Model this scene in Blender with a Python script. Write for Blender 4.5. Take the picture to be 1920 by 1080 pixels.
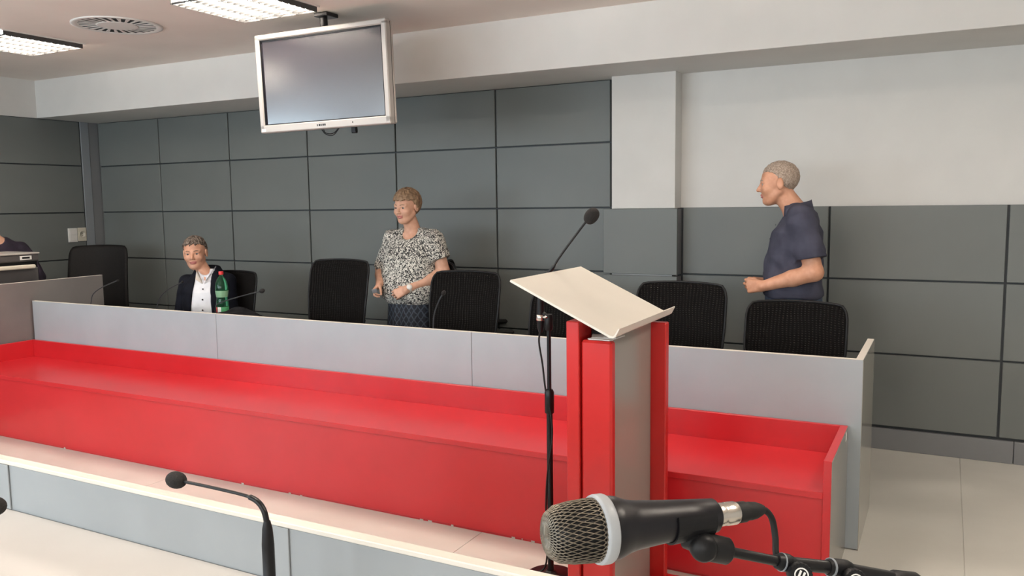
import bpy, bmesh, math, random
import numpy as np
from mathutils import Vector, Matrix
random.seed(7); np.random.seed(7)
for o in list(bpy.data.objects): bpy.data.objects.remove(o, do_unlink=True)
scene = bpy.context.scene
COL = scene.collection
R = math.radians
# ------------------------------------------------------------------ camera
cam_d = bpy.data.cameras.new('camera'); cam = bpy.data.objects.new('camera', cam_d); COL.objects.link(cam)
cam_d.sensor_width = 36.0; cam_d.sensor_fit = 'HORIZONTAL'; cam_d.lens = 36.0 * 1547.44 / 1920; cam_d.clip_start = 0.05
_p, _r, _y = R(5.9235), R(-0.7514), R(27.8192)
_fw = Vector((-math.sin(_y)*math.cos(_p), math.cos(_y)*math.cos(_p), -math.sin(_p)))
_rt = Vector((math.cos(_y), math.sin(_y), 0)); _up = _rt.cross(_fw)
_r2 = math.cos(_r)*_rt + math.sin(_r)*_up; _u2 = -math.sin(_r)*_rt + math.cos(_r)*_up
m = Matrix((( _r2.x, _u2.x, -_fw.x, 0), (_r2.y, _u2.y, -_fw.y, 0), (_r2.z, _u2.z, -_fw.z, 1.55), (0, 0, 0, 1)))
cam.matrix_world = m
scene.camera = cam
# ------------------------------------------------------------------ world, exposure
w = bpy.data.worlds.new('world'); scene.world = w; w.use_nodes = True
w.node_tree.nodes['Background'].inputs[0].default_value = (0.75, 0.87, 1.0, 1)
w.node_tree.nodes['Background'].inputs[1].default_value = 1.0
vs = scene.view_settings
scene.display_settings.display_device = 'sRGB'
vs.view_transform = 'Standard'; vs.look = 'None'; vs.gamma = 1.0; vs.use_curve_mapping = False
vs.exposure = 0.15
WIN_POWER = (100.0, 92.0, 74.0, 54.0)
WIN_TINT = ((.78, .90, 1.0), (.82, .92, 1.0), (.95, .95, .94), (1.0, .94, .86))
LAMP_GLOW = 105.0; LAMP_COL = (1.0, 0.88, 0.76)
def area(name, loc, rot, sx, sy, power, col):
    l = bpy.data.lights.new(name, 'AREA'); l.shape = 'RECTANGLE'; l.size = sx; l.size_y = sy; l.energy = power; l.color = col
    o = bpy.data.objects.new(name, l); COL.objects.link(o); o.location = loc; o.rotation_euler = rot; return o
WINS = [(-6.9, -5.1), (-4.6, -2.8), (-2.3, -0.5), (0.0, 1.8)]
YF = -3.2
for (a, b), pw, wc in zip(WINS, WIN_POWER, WIN_TINT):
    area('window_daylight', ((a+b)/2, YF-0.16, 1.65), (R(90), 0, 0), b-a, 1.5, pw, wc)
area('window_daylight', (-7.544-0.17, -1.575, 1.72), (R(90), 0, R(-90)), 2.70, 1.30, 120.0, (0.70, 0.87, 1.0))  # light of the added, unseen left window; brightens and cools the left side
# ------------------------------------------------------------------ helpers
def mat(name, col, rough=0.5, metal=0.0, spec=0.5, coat=0.0):
    mt = bpy.data.materials.new(name); mt.use_nodes = True
    b = mt.node_tree.nodes['Principled BSDF']
    b.inputs['Base Color'].default_value = (*col, 1); b.inputs['Roughness'].default_value = rough
    b.inputs['Metallic'].default_value = metal; b.inputs['Specular IOR Level'].default_value = spec
    b.inputs['Coat Weight'].default_value = coat
    return mt
def nd(mt, typ, **kw):
    n = mt.node_tree.nodes.new(typ)
    for k, v in kw.items(): setattr(n, k, v)
    return n
def lk(mt, a, b): mt.node_tree.links.new(a, b)
def bsdf(mt): return mt.node_tree.nodes['Principled BSDF']
def noisy(mt, scale, c1, c2, bump=0.0, bscale=None, lo=0.35, hi=0.65, stretch=(1, 1, 1)):
    """colour grain between c1 and c2 and fine relief"""
    tc = nd(mt, 'ShaderNodeTexCoord'); mp = nd(mt, 'ShaderNodeMapping'); mp.inputs['Scale'].default_value = stretch
    lk(mt, tc.outputs['Object'], mp.inputs[0])
    n = nd(mt, 'ShaderNodeTexNoise'); n.inputs['Scale'].default_value = scale; n.inputs['Detail'].default_value = 4
    lk(mt, mp.outputs[0], n.inputs['Vector'])
    r = nd(mt, 'ShaderNodeValToRGB'); r.color_ramp.elements[0].position = lo; r.color_ramp.elements[1].position = hi
    r.color_ramp.elements[0].color = (*c1, 1); r.color_ramp.elements[1].color = (*c2, 1)
    lk(mt, n.outputs['Fac'], r.inputs[0]); lk(mt, r.outputs[0], bsdf(mt).inputs['Base Color'])
    if bump:
        n2 = nd(mt, 'ShaderNodeTexNoise'); n2.inputs['Scale'].default_value = bscale or scale; n2.inputs['Detail'].default_value = 3
        lk(mt, tc.outputs['Object'], n2.inputs['Vector'])
        bp = nd(mt, 'ShaderNodeBump'); bp.inputs['Strength'].default_value = bump; bp.inputs['Distance'].default_value = 0.004
        lk(mt, n2.outputs['Fac'], bp.inputs['Height']); lk(mt, bp.outputs[0], bsdf(mt).inputs['Normal'])
    return mt
def emis(mt, col, s):
    b = bsdf(mt); b.inputs['Emission Color'].default_value = (*col, 1); b.inputs['Emission Strength'].default_value = s; return mt

class MB:
    def __init__(s): s.v = []; s.f = []; s.sm = []; s.mi = []
    def add(s, vs_, fs, smooth=False, mi=0):
        o = len(s.v); s.v += [tuple(v) for v in vs_]
        for f in fs: s.f.append(tuple(i+o for i in f)); s.sm.append(smooth); s.mi.append(mi)
        return s
    def box(s, x0, x1, y0, y1, z0, z1, ch=0.0, M=None, mi=0):
        """box; ch chamfers all its edges"""
        xs, ys, zs = (min(x0, x1), max(x0, x1)), (min(y0, y1), max(y0, y1)), (min(z0, z1), max(z0, z1))
        c = min(ch, 0.49*min(xs[1]-xs[0], ys[1]-ys[0], zs[1]-zs[0]))
        if c <= 0:
            V = [(xs[i], ys[j], zs[k]) for i in (0, 1) for j in (0, 1) for k in (0, 1)]
            F = [(0, 1, 3, 2), (4, 6, 7, 5), (0, 4, 5, 1), (2, 3, 7, 6), (0, 2, 6, 4), (1, 5, 7, 3)]
        else:
            bm = bmesh.new(); bmesh.ops.create_cube(bm, size=1)
            for v in bm.verts:
                v.co = Vector((xs[v.co.x > 0], ys[v.co.y > 0], zs[v.co.z > 0]))
            bmesh.ops.bevel(bm, geom=bm.edges[:], offset=c, segments=1, affect='EDGES')
            bm.verts.index_update(); V = [v.co.copy() for v in bm.verts]; F = [[v.index for v in f.verts] for f in bm.faces]; bm.free()
        if M is not None: V = [M @ Vector(v) for v in V]
        return s.add(V, F, False, mi)
    def ring_loft(s, rings, cap0=True, cap1=True, closed=True, smooth=True, mi=0):
        n = len(rings[0]); V = [p for r in rings for p in r]; F = []
        for i in range(len(rings)-1):
            for j in range(n if closed else n-1):
                a = i*n+j; b = i*n+(j+1) % n; F.append((a, b, b+n, a+n))
        s.add(V, F, smooth, mi)
        if cap0: s.add(rings[0][::-1], [tuple(range(n))], False, mi)
        if cap1: s.add(rings[-1], [tuple(range(n))], False, mi)
        return s
    def tube(s, pts, r, n=10, caps=True, mi=0):
        pts = [Vector(p) for p in pts]; rs = r if isinstance(r, (list, tuple)) else [r]*len(pts)
        rings = []; up = None
        for i, p in enumerate(pts):
            t = (pts[min(i+1, len(pts)-1)] - pts[max(i-1, 0)]).normalized()
            if up is None:
                up = Vector((0, 0, 1)) if abs(t.z) < 0.9 else Vector((1, 0, 0))
            a = t.cross(up).normalized(); up = a.cross(t).normalized()
            rings.append([p + (a*math.cos(2*math.pi*k/n) + up*math.sin(2*math.pi*k/n))*rs[i] for k in range(n)])
        return s.ring_loft(rings, caps, caps, True, True, mi)
    def lathe(s, prof, c=(0, 0, 0), axis=(0, 0, 1), n=24, mi=0, caps=True):
        """prof: list of (radius, height along axis)"""
        ax = Vector(axis).normalized(); q = Vector((0, 0, 1)).rotation_difference(ax); c = Vector(c)
        rings = [[c + q @ Vector((max(r, 1e-5)*math.cos(2*math.pi*k/n), max(r, 1e-5)*math.sin(2*math.pi*k/n), h)) for k in range(n)] for r, h in prof]
        return s.ring_loft(rings, caps, caps, True, True, mi)
    def ball(s, c, r, q=None, n=16, m_=10, mi=0):
        r = r if isinstance(r, (tuple, list)) else (r, r, r); c = Vector(c); rings = []
        for i in range(m_+1):
            th = math.pi*i/m_
            ring = []
            for k in range(n):
                v = Vector((r[0]*max(math.sin(th), 1e-4)*math.cos(2*math.pi*k/n), r[1]*max(math.sin(th), 1e-4)*math.sin(2*math.pi*k/n), -r[2]*math.cos(th)))
                if q is not None: v = q @ v
                ring.append(c+v)
            rings.append(ring)
        return s.ring_loft(rings, False, False, True, True, mi)
    def mesh(s, name, mats):
        me = bpy.data.meshes.new(name); me.from_pydata(s.v, [], s.f)
        me.polygons.foreach_set('use_smooth', s.sm); me.polygons.foreach_set('material_index', s.mi)
        for m_ in (mats if isinstance(mats, (list, tuple)) else [mats]): me.materials.append(m_)
        me.update(); return me
    def build(s, name, mats, parent=None, loc=None):
        return link(name, s.mesh(name, mats), parent, loc)
def link(name, me, parent=None, loc=None):
    o = bpy.data.objects.new(name, me); COL.objects.link(o)
    if parent: o.parent = parent
    if loc is not None: o.location = loc
    return o
def tag(o, label, cat, group=None):
    o['label'] = label; o['category'] = cat
    if group: o['group'] = group
    return o
def thing(name, label, cat, loc=(0, 0, 0), rz=0.0, group=None):
    o = bpy.data.objects.new(name, None); COL.objects.link(o); o.empty_display_size = 0.1
    o.location = loc; o.rotation_euler = (0, 0, rz); return tag(o, label, cat, group)
def struct(name, mb, mats): o = mb.build(name, mats); o['kind'] = 'structure'; return o
def spline(pts, n=8):
    """Catmull-Rom through pts"""
    P = [Vector(p) for p in pts]; P = [2*P[0]-P[1]] + P + [2*P[-1]-P[-2]]; out = []
    for i in range(1, len(P)-2):
        for k in range(n):
            t = k/n; a, b, c, d = P[i-1:i+3]
            out.append(0.5*((2*b)+(c-a)*t+(2*a-5*b+4*c-d)*t*t+(3*b-a-3*c+d)*t**3))
    out.append(P[-2]); return out
# ------------------------------------------------------------------ materials
M = {}
M['wall'] = noisy(mat('white_plaster', (.61, .605, .585), .75), 3, (.60, .595, .575), (.63, .625, .605), .05, 180)
M['ceiling'] = noisy(mat('ceiling_paint', (.80, .73, .67), .85), 3, (.79, .72, .66), (.82, .75, .69), .05, 160)
M['floor'] = noisy(mat('beige_linoleum', (.66, .64, .585), .34), 2.2, (.63, .61, .555), (.69, .67, .615), .03, 60)
M['backing'] = mat('panel_gap_backing', (.035, .042, .047), .6)
M['panel'] = noisy(mat('grey_wall_panel', (.150, .163, .157), .42, 0, .28), 1.4, (.143, .156, .150), (.158, .171, .165), .02, 40)
M['trimgrey'] = mat('grey_metal_trim', (.24, .26, .28), .35)
M['base'] = mat('grey_baseboard', (.19, .195, .205), .4)
M['laminate'] = noisy(mat('light_grey_laminate', (.345, .385, .41), .42), 4, (.335, .375, .40), (.36, .40, .425), .02, 300)
M['edge'] = mat('pale_edge_strip', (.66, .62, .56), .45)
M['darkgrey'] = noisy(mat('taupe_grey_laminate', (.165, .152, .148), .45), 4, (.157, .145, .14), (.175, .162, .155), .02, 300)
M['red'] = noisy(mat('red_laminate', (.53, .019, .025), .28), 3, (.51, .017, .022), (.55, .021, .028), .02, 250)
M['redlac'] = noisy(mat('red_lacquer', (.50, .016, .014), .32), 3, (.48, .014, .013), (.52, .018, .016), .02, 60)
M['greyend'] = mat('glossy_grey_end', (.34, .33, .29), .14)
M['greylac'] = mat('taupe_lacquer', (.27, .25, .225), .22)
M['cream'] = noisy(mat('cream_board', (.66, .62, .55), .38), 5, (.65, .61, .54), (.68, .64, .57))
M['whitetop'] = noisy(mat('white_tabletop', (.52, .495, .465), .4), 4, (.51, .485, .455), (.54, .515, .485))
M['bluegrey'] = noisy(mat('pale_blue_grey_board', (.29, .31, .32), .4), 4, (.28, .30, .31), (.30, .32, .33))
M['paper'] = mat('white_paper', (.75, .74, .71), .7)
M['black'] = mat('black_plastic', (.006, .006, .007), .45, 0, .25)
M['blackm'] = mat('black_metal', (.006, .006, .007), .34, 0, .3)
M['gooseneck'] = mat('grey_flexible_metal', (.07, .07, .075), .3, .6)
M['foam'] = noisy(mat('black_foam', (.012, .010, .010), .95), 400, (.008, .007, .007), (.02, .017, .016), .6, 500)
M['rubber'] = mat('black_rubber', (.009, .009, .009), .6, 0, .3)
M['chrome'] = mat('nickel', (.62, .58, .53), .25, 1.0)
M['silver'] = mat('silver_plastic', (.42, .395, .37), .4, .15)
M['white'] = mat('white_plastic', (.72, .71, .68), .45)
M['creamplastic'] = mat('cream_plastic', (.62, .58, .48), .45)
# chair mesh: black open weave
mt = mat('black_chair_mesh', (.008, .008, .008), .8, 0, .06); M['mesh'] = mt
tc = nd(mt, 'ShaderNodeTexCoord')
nz = nd(mt, 'ShaderNodeTexNoise'); nz.inputs['Scale'].default_value = 5; lk(mt, tc.outputs['Object'], nz.inputs['Vector'])
mxv = nd(mt, 'ShaderNodeMix', data_type='VECTOR'); mxv.inputs['Factor'].default_value = .035
lk(mt, tc.outputs['Object'], mxv.inputs['A']); lk(mt, nz.outputs['Color'], mxv.inputs['B'])
wv = nd(mt, 'ShaderNodeTexWave', bands_direction='X'); wv.inputs['Scale'].default_value = 17
wz = nd(mt, 'ShaderNodeTexWave', bands_direction='Z'); wz.inputs['Scale'].default_value = 28
for q_ in (wv, wz): lk(mt, mxv.outputs['Result'], q_.inputs['Vector'])
mu = nd(mt, 'ShaderNodeMath', operation='MULTIPLY'); lk(mt, wv.outputs['Fac'], mu.inputs[0]); lk(mt, wz.outputs['Fac'], mu.inputs[1])
rp = nd(mt, 'ShaderNodeValToRGB'); rp.color_ramp.elements[0].position = .35; rp.color_ramp.elements[0].color = (.0045, .004, .004, 1); rp.color_ramp.elements[1].color = (.026, .023, .020, 1)
lk(mt, mu.outputs[0], rp.inputs[0]); lk(mt, rp.outputs[0], bsdf(mt).inputs['Base Color'])
mr = nd(mt, 'ShaderNodeMapRange'); mr.inputs['From Min'].default_value = .45; mr.inputs['To Min'].default_value = 1.0; mr.inputs['To Max'].default_value = .80
lk(mt, mu.outputs[0], mr.inputs['Value']); lk(mt, mr.outputs[0], bsdf(mt).inputs['Alpha'])
# glass for windows: thin pane
mt = bpy.data.materials.new('window_glass'); mt.use_nodes = True; M['pane'] = mt
mt.node_tree.nodes.remove(bsdf(mt)); tr = nd(mt, 'ShaderNodeBsdfTransparent'); gl = nd(mt, 'ShaderNodeBsdfGlossy'); gl.inputs['Roughness'].default_value = .02
ms = nd(mt, 'ShaderNodeMixShader'); ms.inputs[0].default_value = .06; lk(mt, tr.outputs[0], ms.inputs[1]); lk(mt, gl.outputs[0], ms.inputs[2])
lk(mt, ms.outputs[0], mt.node_tree.nodes['Material Output'].inputs[0])

# ------------------------------------------------------------------ room shell
XL, XR, YB, ZC = -7.544, 3.2, 5.48, 2.7265
ZS, YBF = 2.387, 4.859          # bulkhead underside and front
ROWS = [.144, .598, 1.052, 1.505, 1.959, 2.387]
GAP = .013
fl = struct('floor', MB().box(XL-.1, XR+.1, YF-.1, YB+.15, -.12, -.004), M['floor'])
xs = [XL] + [.115+2.012*k for k in range(-3, 2)] + [XR]
for a, b in zip(xs[:-1], xs[1:]):
    MB().box(a+.0015, b-.0015, YF, YB+.02, -.004, 0, .0006).build('floor_sheet', M['floor'], fl)
struct('ceiling', MB().box(XL-.1, XR+.1, YF-.1, YB+.15, ZC+.002, ZC+.1), M['ceiling'])
wb = struct('wall_back', MB().box(XL-.1, XR+.1, YB+.02, YB+.15, 0, ZC+.1), M['wall'])
MB().box(XL, -2.09, YB+.012, YB+.0201, 0, ZS).build('gap_backing', M['backing'], wb)
MB().box(-1.62, XR, YB+.012, YB+.0201, 0, 1.5).build('gap_backing', M['backing'], wb)
LW = (-2.93, -.22, 1.06, 2.38)  # opening for the added left window
wl_ = MB()
for y0, y1, z0, z1 in ((YF-.1, LW[0], 0, ZC+.1), (LW[1], YB+.15, 0, ZC+.1), (LW[0], LW[1], 0, LW[2]), (LW[0], LW[1], LW[3], ZC+.1)): wl_.box(XL-.15, XL-.02, y0, y1, z0, z1)
wl = struct('wall_left', wl_, M['wall'])
for y0, y1, z0, z1 in ((YF, LW[0], 0, ZS), (LW[1], YB, 0, ZS), (LW[0], LW[1], 0, LW[2])): MB().box(XL-.0201, XL-.012, y0, y1, z0, z1).build('gap_backing', M['backing'], wl)
MB().box(XL-.021, XL, YF, YBF, ZS, ZC+.002).build('upper_face', M['wall'], wl)
struct('wall_right', MB().box(XR, XR+.12, YF-.1, YB+.15, 0, ZC+.1), M['wall'])
wf = MB(); wz0, wz1 = .9, 2.4
edges = [XL-.1] + [e for ab in WINS for e in ab] + [XR+.1]
for i in range(0, len(edges), 2): wf.box(edges[i], edges[i+1], YF-.14, YF, 0, ZC+.1)
for a, b in WINS: wf.box(a, b, YF-.14, YF, 0, wz0); wf.box(a, b, YF-.14, YF, wz1, ZC+.1)
struct('wall_front', wf, M['wall'])
for i, (a, b) in enumerate(WINS):
    fr = MB(); t = .05
    fr.box(a, b, YF-.1, YF-.04, wz0, wz0+t).box(a, b, YF-.1, YF-.04, wz1-t, wz1)
    fr.box(a, a+t, YF-.1, YF-.04, wz0+t, wz1-t).box(b-t, b, YF-.1, YF-.04, wz0+t, wz1-t)
    c = (a+b)/2; fr.box(c-t/2, c+t/2, YF-.1, YF-.04, wz0+t, wz1-t)
    wo = struct('window_%d' % (i+1), fr, M['white'])
    for x0, x1 in ((a+t, c-t/2), (c+t/2, b-t)): MB().box(x0, x1, YF-.072, YF-.068, wz0+t, wz1-t).build('pane', M['pane'], wo)
fr = MB(); t = .05
fr.box(XL-.1, XL-.04, LW[0], LW[1], LW[2], LW[2]+t).box(XL-.1, XL-.04, LW[0], LW[1], LW[3]-t, LW[3])
fr.box(XL-.1, XL-.04, LW[0], LW[0]+t, LW[2]+t, LW[3]-t).box(XL-.1, XL-.04, LW[1]-t, LW[1], LW[2]+t, LW[3]-t).box(XL-.1, XL-.04, -1.60, -1.55, LW[2]+t, LW[3]-t)
wo = struct('window_5', fr, M['white'])  # added window out of view, put in for its light and screen reflection
for y0, y1 in ((LW[0]+t, -1.60), (-1.55, LW[1]-t)): MB().box(XL-.072, XL-.068, y0, y1, LW[2]+t, LW[3]-t).build('pane', M['pane'], wo)
# panels
_slabs = {}
def panel(parent, w_, h_, loc, rz=0, name='panel', thick=.022, m_='panel'):
    key = (round(w_, 3), round(h_, 3), thick, m_)
    if key not in _slabs: _slabs[key] = MB().box(-w_/2, w_/2, 0, thick, -h_/2, h_/2, .0025).mesh(name, M[m_])
    o = link(name, _slabs[key], parent, loc); o.rotation_euler = (0, 0, rz)
    o.rotation_euler.x = R(random.uniform(-.12, .12)); o.rotation_euler.z += R(random.uniform(-.12, .12)); return o
seams = [XL+.004] + [-6.664+.9139*k for k in range(5)] + [-2.094]
for a, b in zip(seams[:-1], seams[1:]):
    for z0, z1 in zip(ROWS[:-1], ROWS[1:]):
        panel(wb, b-a-GAP, z1-z0-GAP*.8, ((a+b)/2, YB-.008, (z0+z1)/2))
seams = [-1.583, -.651, .305, 1.235, 2.165, XR]
for a, b in zip(seams[:-1], seams[1:]):
    for z0, z1 in zip(ROWS[:3], ROWS[1:4]):
        panel(wb, b-a-GAP, z1-z0-GAP*.8, ((a+b)/2, YB-.008, (z0+z1)/2))
ys = [YF, YF+.6] + [5.28-.914*k for k in range(8, -1, -1)]
for a, b in zip(ys[:-1], ys[1:]):
    if b - a < .1: continue
    for z0, z1 in zip(ROWS[:-1], ROWS[1:]):
        if a > LW[0]-.1 and b < LW[1]+.1 and z0 > 1: continue
        panel(wl, b-a-GAP, z1-z0-GAP*.8, (XL+.002, (a+b)/2, (z0+z1)/2), R(90))
tr1 = struct('trim_1', MB().box(XL-.012, XL+.004, 5.285, 5.372, 0, ZS, .002), M['trimgrey'])
tr2 = struct('trim_2', MB().box(XL-.012, XL-.001, 5.376, YB, 0, ZS), M['base'])
# bulkhead along the back wall
struct('trim_3', MB().box(XL-.02, XR, YBF, YB+.03, ZS, ZC+.01, .003), M['wall'])
# column on the back wall
col_ = struct('trim_4', MB().box(-2.046, -1.601, 5.36, YB+.03, 1.497, ZS+.002, .003).box(-2.06, -1.63, 5.40, YB+.03, 0, 1.5), [M['wall']])
for z0, z1 in zip(ROWS[:3], ROWS[1:4]):
    panel(col_, .522, z1-z0-GAP*.8, (-1.844, 5.352, (z0+z1)/2-.004), 0)
    MB().box(-1.604, -1.590, 5.375, YB, z0, z1-.012).build('side_strip', M['base'], col_)
bb = MB(); bb.box(XL, -2.105, YB-.012, YB+.012, 0, ROWS[0]-.012, .002)
b0 = struct('baseboard_back', bb, M['base'])
for a, b in ((-2.105, -1.583),): MB().box(a, b, 5.345, 5.37, 0, ROWS[0]-.014, .002).build('baseboard_piece', M['base'], b0)
for a, b in ((-1.583, .385), (.388, 2.3), (2.303, XR)): MB().box(a, b, YB-.014, YB+.012, 0, ROWS[0]-.012, .002).build('baseboard_piece', M['base'], b0)

# ------------------------------------------------------------------ ceiling lamps
M['tube'] = emis(mat('lamp_tube', (.9, .9, .9), .4), LAMP_COL, LAMP_GLOW)
M['louver'] = mat('louver_aluminium', (.07, .07, .07), .5, 0, .2)
def lamp(x, y, label):
    t = thing('ceiling_lamp', label, 'lamp', (x, y, ZC), 0, 'recessed ceiling lamps')
    h = .30
    fr = MB()
    for (a, b, c, d) in ((-h, h, -h, -h+.016), (-h, h, h-.016, h), (-h, -h+.016, -h+.016, h-.016), (h-.016, h, -h+.016, h-.016)): fr.box(a, b, c, d, -.006, .002)
    fr.build('lamp_frame', M['white'], t)
    MB().box(-h+.01, h-.01, -h+.01, h-.01, .0, .0019).build('reflector', M['white'], t)
    for k in range(4):
        x_ = -.216+.144*k; MB().tube([(x_, -.27, -.0135), (x_, .27, -.0135)], .011, 8).build('tube', M['tube'], t)
    for k in range(5):
        q_ = -.288+.144*k; MB().box(q_-.002, q_+.002, -.284, .284, -.036, -.002).build('louver_blade', M['louver'], t)
    for k in range(13):
        q_ = -.276+.046*k; MB().box(-.284, .284, q_-.0012, q_+.0012, -.036, -.0255).build('louver_blade', M['louver'], t)
lamp(-3.655, 3.655, 'square louvred ceiling lamp above and left of the hanging television')
lamp(-5.84, 3.67, 'square louvred ceiling lamp cut by the left picture edge')
LAMP_AT = {(-5.84, 1.2): 'above the side counter', (-3.655, 1.2): 'above the left part of the foreground desk', (-1.47, 3.655): 'above the lectern and red counter', (-1.47, 1.2): 'above the middle of the foreground desk', (.72, 3.655): 'above the open floor right of the counters', (.72, 1.2): 'above the open floor beside the boom stand'}
for x in (-5.84, -3.655, -1.47, .72):
    for y in ((1.2,) if x < -2 else (3.655, 1.2)):
        lamp(x, y, 'square louvred ceiling lamp %s, outside the view' % LAMP_AT[(x, y)])
# swirl vent
t = thing('ceiling_vent', 'round ceiling air vent with a ring of black radial slots', 'vent', (-4.82, 3.69, ZC))
pl = MB(); pl.lathe([(.275, .001), (.275, -.004), (.262, -.006), (.240, -.0045), (.232, -.001)], n=48, caps=False); pl.build('outer_ring', M['white'], t)
MB().lathe([(.236, -.0012), (.10, -.0014)], n=48).build('dark_cavity', M['black'], t)
MB().lathe([(.128, -.001), (.128, -.004), (.118, -.005), (.0, -.005)], n=40).build('centre_plate', M['white'], t)
va = MB()
V = []
for k in range(2):
    for (r_, a_) in ((.112, -.050), (.235, -.055 - .14), (.235, .055 - .14), (.112, .050)): V.append((r_*math.cos(a_), r_*math.sin(a_), -.0034 + .0016*k))
va.add(V, [(3, 2, 1, 0), (4, 5, 6, 7), (0, 1, 5, 4), (1, 2, 6, 5), (2, 3, 7, 6), (3, 0, 4, 7)])
vm = va.mesh('vane', M['white'])
for k in range(26):
    o = link('vane', vm, t); o.rotation_euler = (0, 0, 2*math.pi*k/26)
# ------------------------------------------------------------------ television
mt = mat('dark_glass_screen', (.022, .018, .027), .19, 0, 1.0); M['screen'] = mt; bsdf(mt).inputs['IOR'].default_value = 1.8
tv = thing('television', 'silver framed flat television hanging from the ceiling', 'television', (-3.439, 4.041, 2.323))
q = Matrix.Rotation(R(3.66), 4, 'Z') @ Matrix.Rotation(R(1.48), 4, 'X') @ Matrix.Rotation(R(-.85), 4, 'Y')
tv.rotation_euler = q.to_euler()
W2, H2 = .49, .305
fr = MB(); bl, br, bt, bo = .036, .036, .034, .048
fr.box(-W2, W2, -.012, .04, H2-bt, H2, .006).box(-W2, W2, -.012, .04, -H2, -H2+bo, .006).box(-W2, -W2+bl, -.012, .04, -H2+.01, H2-.01, .006).box(W2-br, W2, -.012, .04, -H2+.01, H2-.01, .006)
fr.build('bezel', M['silver'], tv)
MB().box(-W2+.03, W2-.03, .006, .02, -H2+.04, H2-.03).build('screen', M['screen'], tv)
il = MB(); a, b, c, d = -W2+bl-.002, W2-br+.002, -H2+bo-.002, H2-bt+.002
il.box(a, b, -.004, .008, d-.011, d).box(a, b, -.004, .008, c, c+.008).box(a, a+.008, -.004, .008, c, d).box(b-.008, b, -.004, .008, c, d)
il.build('inner_frame', M['black'], tv)
MB().box(-W2+.006, W2-.006, .04, .052, -H2+.006, H2-.006, .003).build('dark_seam', M['black'], tv)
MB().box(-W2+.004, W2-.004, .052, .075, -H2+.004, H2-.004, .008).build('back_shell', M['silver'], tv)
MB().box(-W2+.06, W2-.06, .075, .11, -H2+.06, H2-.06, .01).build('back_cover', M['black'], tv)
MB().box(-W2+.012, -W2+.045, -.0135, -.012, -H2+.008, -H2+.026).build('sticker', M['white'], tv)
mk = MB()
for k, wd in enumerate((.006, .010, .008, .010, .009)): mk.box(-.045+.014*k, -.045+.014*k+wd, -.0135, -.0115, -H2+.018, -H2+.030)
mk.build('maker_mark', M['black'], tv)
MB().ball((.22, -.0125, -H2+.026), .004, n=8, m_=6).build('status_light', M['black'], tv)
MB().tube([(-.02, .09, H2-.2), (-.02, .09, H2+.105)], .024, 12).build('mount_pole', M['blackm'], tv)
MB().box(-.05, .05, .03, .15, H2+.072, H2+.095, .004).build('mount_plate', M['blackm'], tv)
for k in (0, 1):
    MB().tube(spline([(-.05-.02*k, .05, -H2+.02), (-.03, .05, -H2-.02-.008*k), (.03, .05, -H2-.026-.01*k), (.09, .05, -H2+.02)], 6), .003, 6).build('cable', M['black'], tv)
MB().box(.165, .20, .045, .07, -H2-.035, -H2+.02, .004).build('bracket', M['black'], tv)
# ------------------------------------------------------------------ long grey desk
dk = thing('long_desk', 'long light grey desk with high front panels behind the red counter', 'desk', (-3.2, 3.8, 0))
X0, X1, YD, ZD = -6.125, -.30, 3.803, .855
def wbox(par, name, m_, *b, ch=.0015, loc=True):
    """box given in world coordinates under an unrotated thing"""
    P = par.location; mb = MB().box(b[0]-P.x, b[1]-P.x, b[2]-P.y, b[3]-P.y, b[4]-P.z, b[5]-P.z, ch)
    return mb.build(name, m_, par)
sm = [X0, -4.186, -2.26, X1]
for a, b in zip(sm[:-1], sm[1:]):
    wbox(dk, 'front_panel', M['laminate'], a+.0012, b-(.0012 if b < -1 else 0), YD, YD+.026, .004, ZD-.002)
    wbox(dk, 'edge_strip', M['edge'], a, b, YD, YD+.026, ZD-.002, ZD, ch=.0005)
for x in (X0, X1-.03):
    wbox(dk, 'end_panel', M['laminate'], x, x+.03, YD+.0265, 4.40, 0, ZD-.002 if x > -1 else .72)
    if x > -1: wbox(dk, 'edge_strip', M['edge'], x, x+.03, YD+.0265, 4.40, ZD-.002, ZD, ch=.0005)
wbox(dk, 'end_face', M['greyend'], X1+.0002, X1+.002, YD+.001, 4.399, 0, ZD-.003, ch=0)
wbox(dk, 'tabletop', M['laminate'], X0, X1-.031, YD+.027, 4.40, .722, .75)
for x in (-4.186, -2.26): wbox(dk, 'support_panel', M['laminate'], x-.013, x+.013, 3.88, 4.35, 0, .721)
# ------------------------------------------------------------------ red counter
rc = thing('low_counter', 'long low red counter in front of the grey desk', 'counter', (-3.2, 3.5, 0))
RY0, RY1, RZC, RZT = 3.235, 3.798, .435, .56
RX1 = -.353
wbox(rc, 'back_panel', M['red'], X0+.02, RX1-.03, 3.775, RY1, 0, RZT)
wbox(rc, 'countertop', M['red'], X0+.02, RX1-.03, RY0, 3.774, RZC-.026, RZC)
wbox(rc, 'front_panel', M['red'], X0+.02, RX1-.03, RY0+.012, RY0+.034, .012, RZC-.027)
wbox(rc, 'plinth', M['red'], X0+.02, RX1-.03, RY0+.02, RY0+.034, 0, .012)
for x, t_ in ((X0-.008, .027), (RX1-.03, .03)):
    wbox(rc, 'side_panel', M['red'], x, x+t_, RY0, RY1, 0, RZT)
wbox(rc, 'end_face', M['greylac'], RX1+.0002, RX1+.0015, RY0+.001, RY1-.001, 0, RZT-.001, ch=0)
o = wbox(rc, 'edge_chip', M['white'], RX1+.0016, RX1+.003, 3.70, 3.735, .515, .55, ch=.0004); o['label'] = 'small white sticker on the end'
ch = MB()
rr = random.Random(3)
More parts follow.
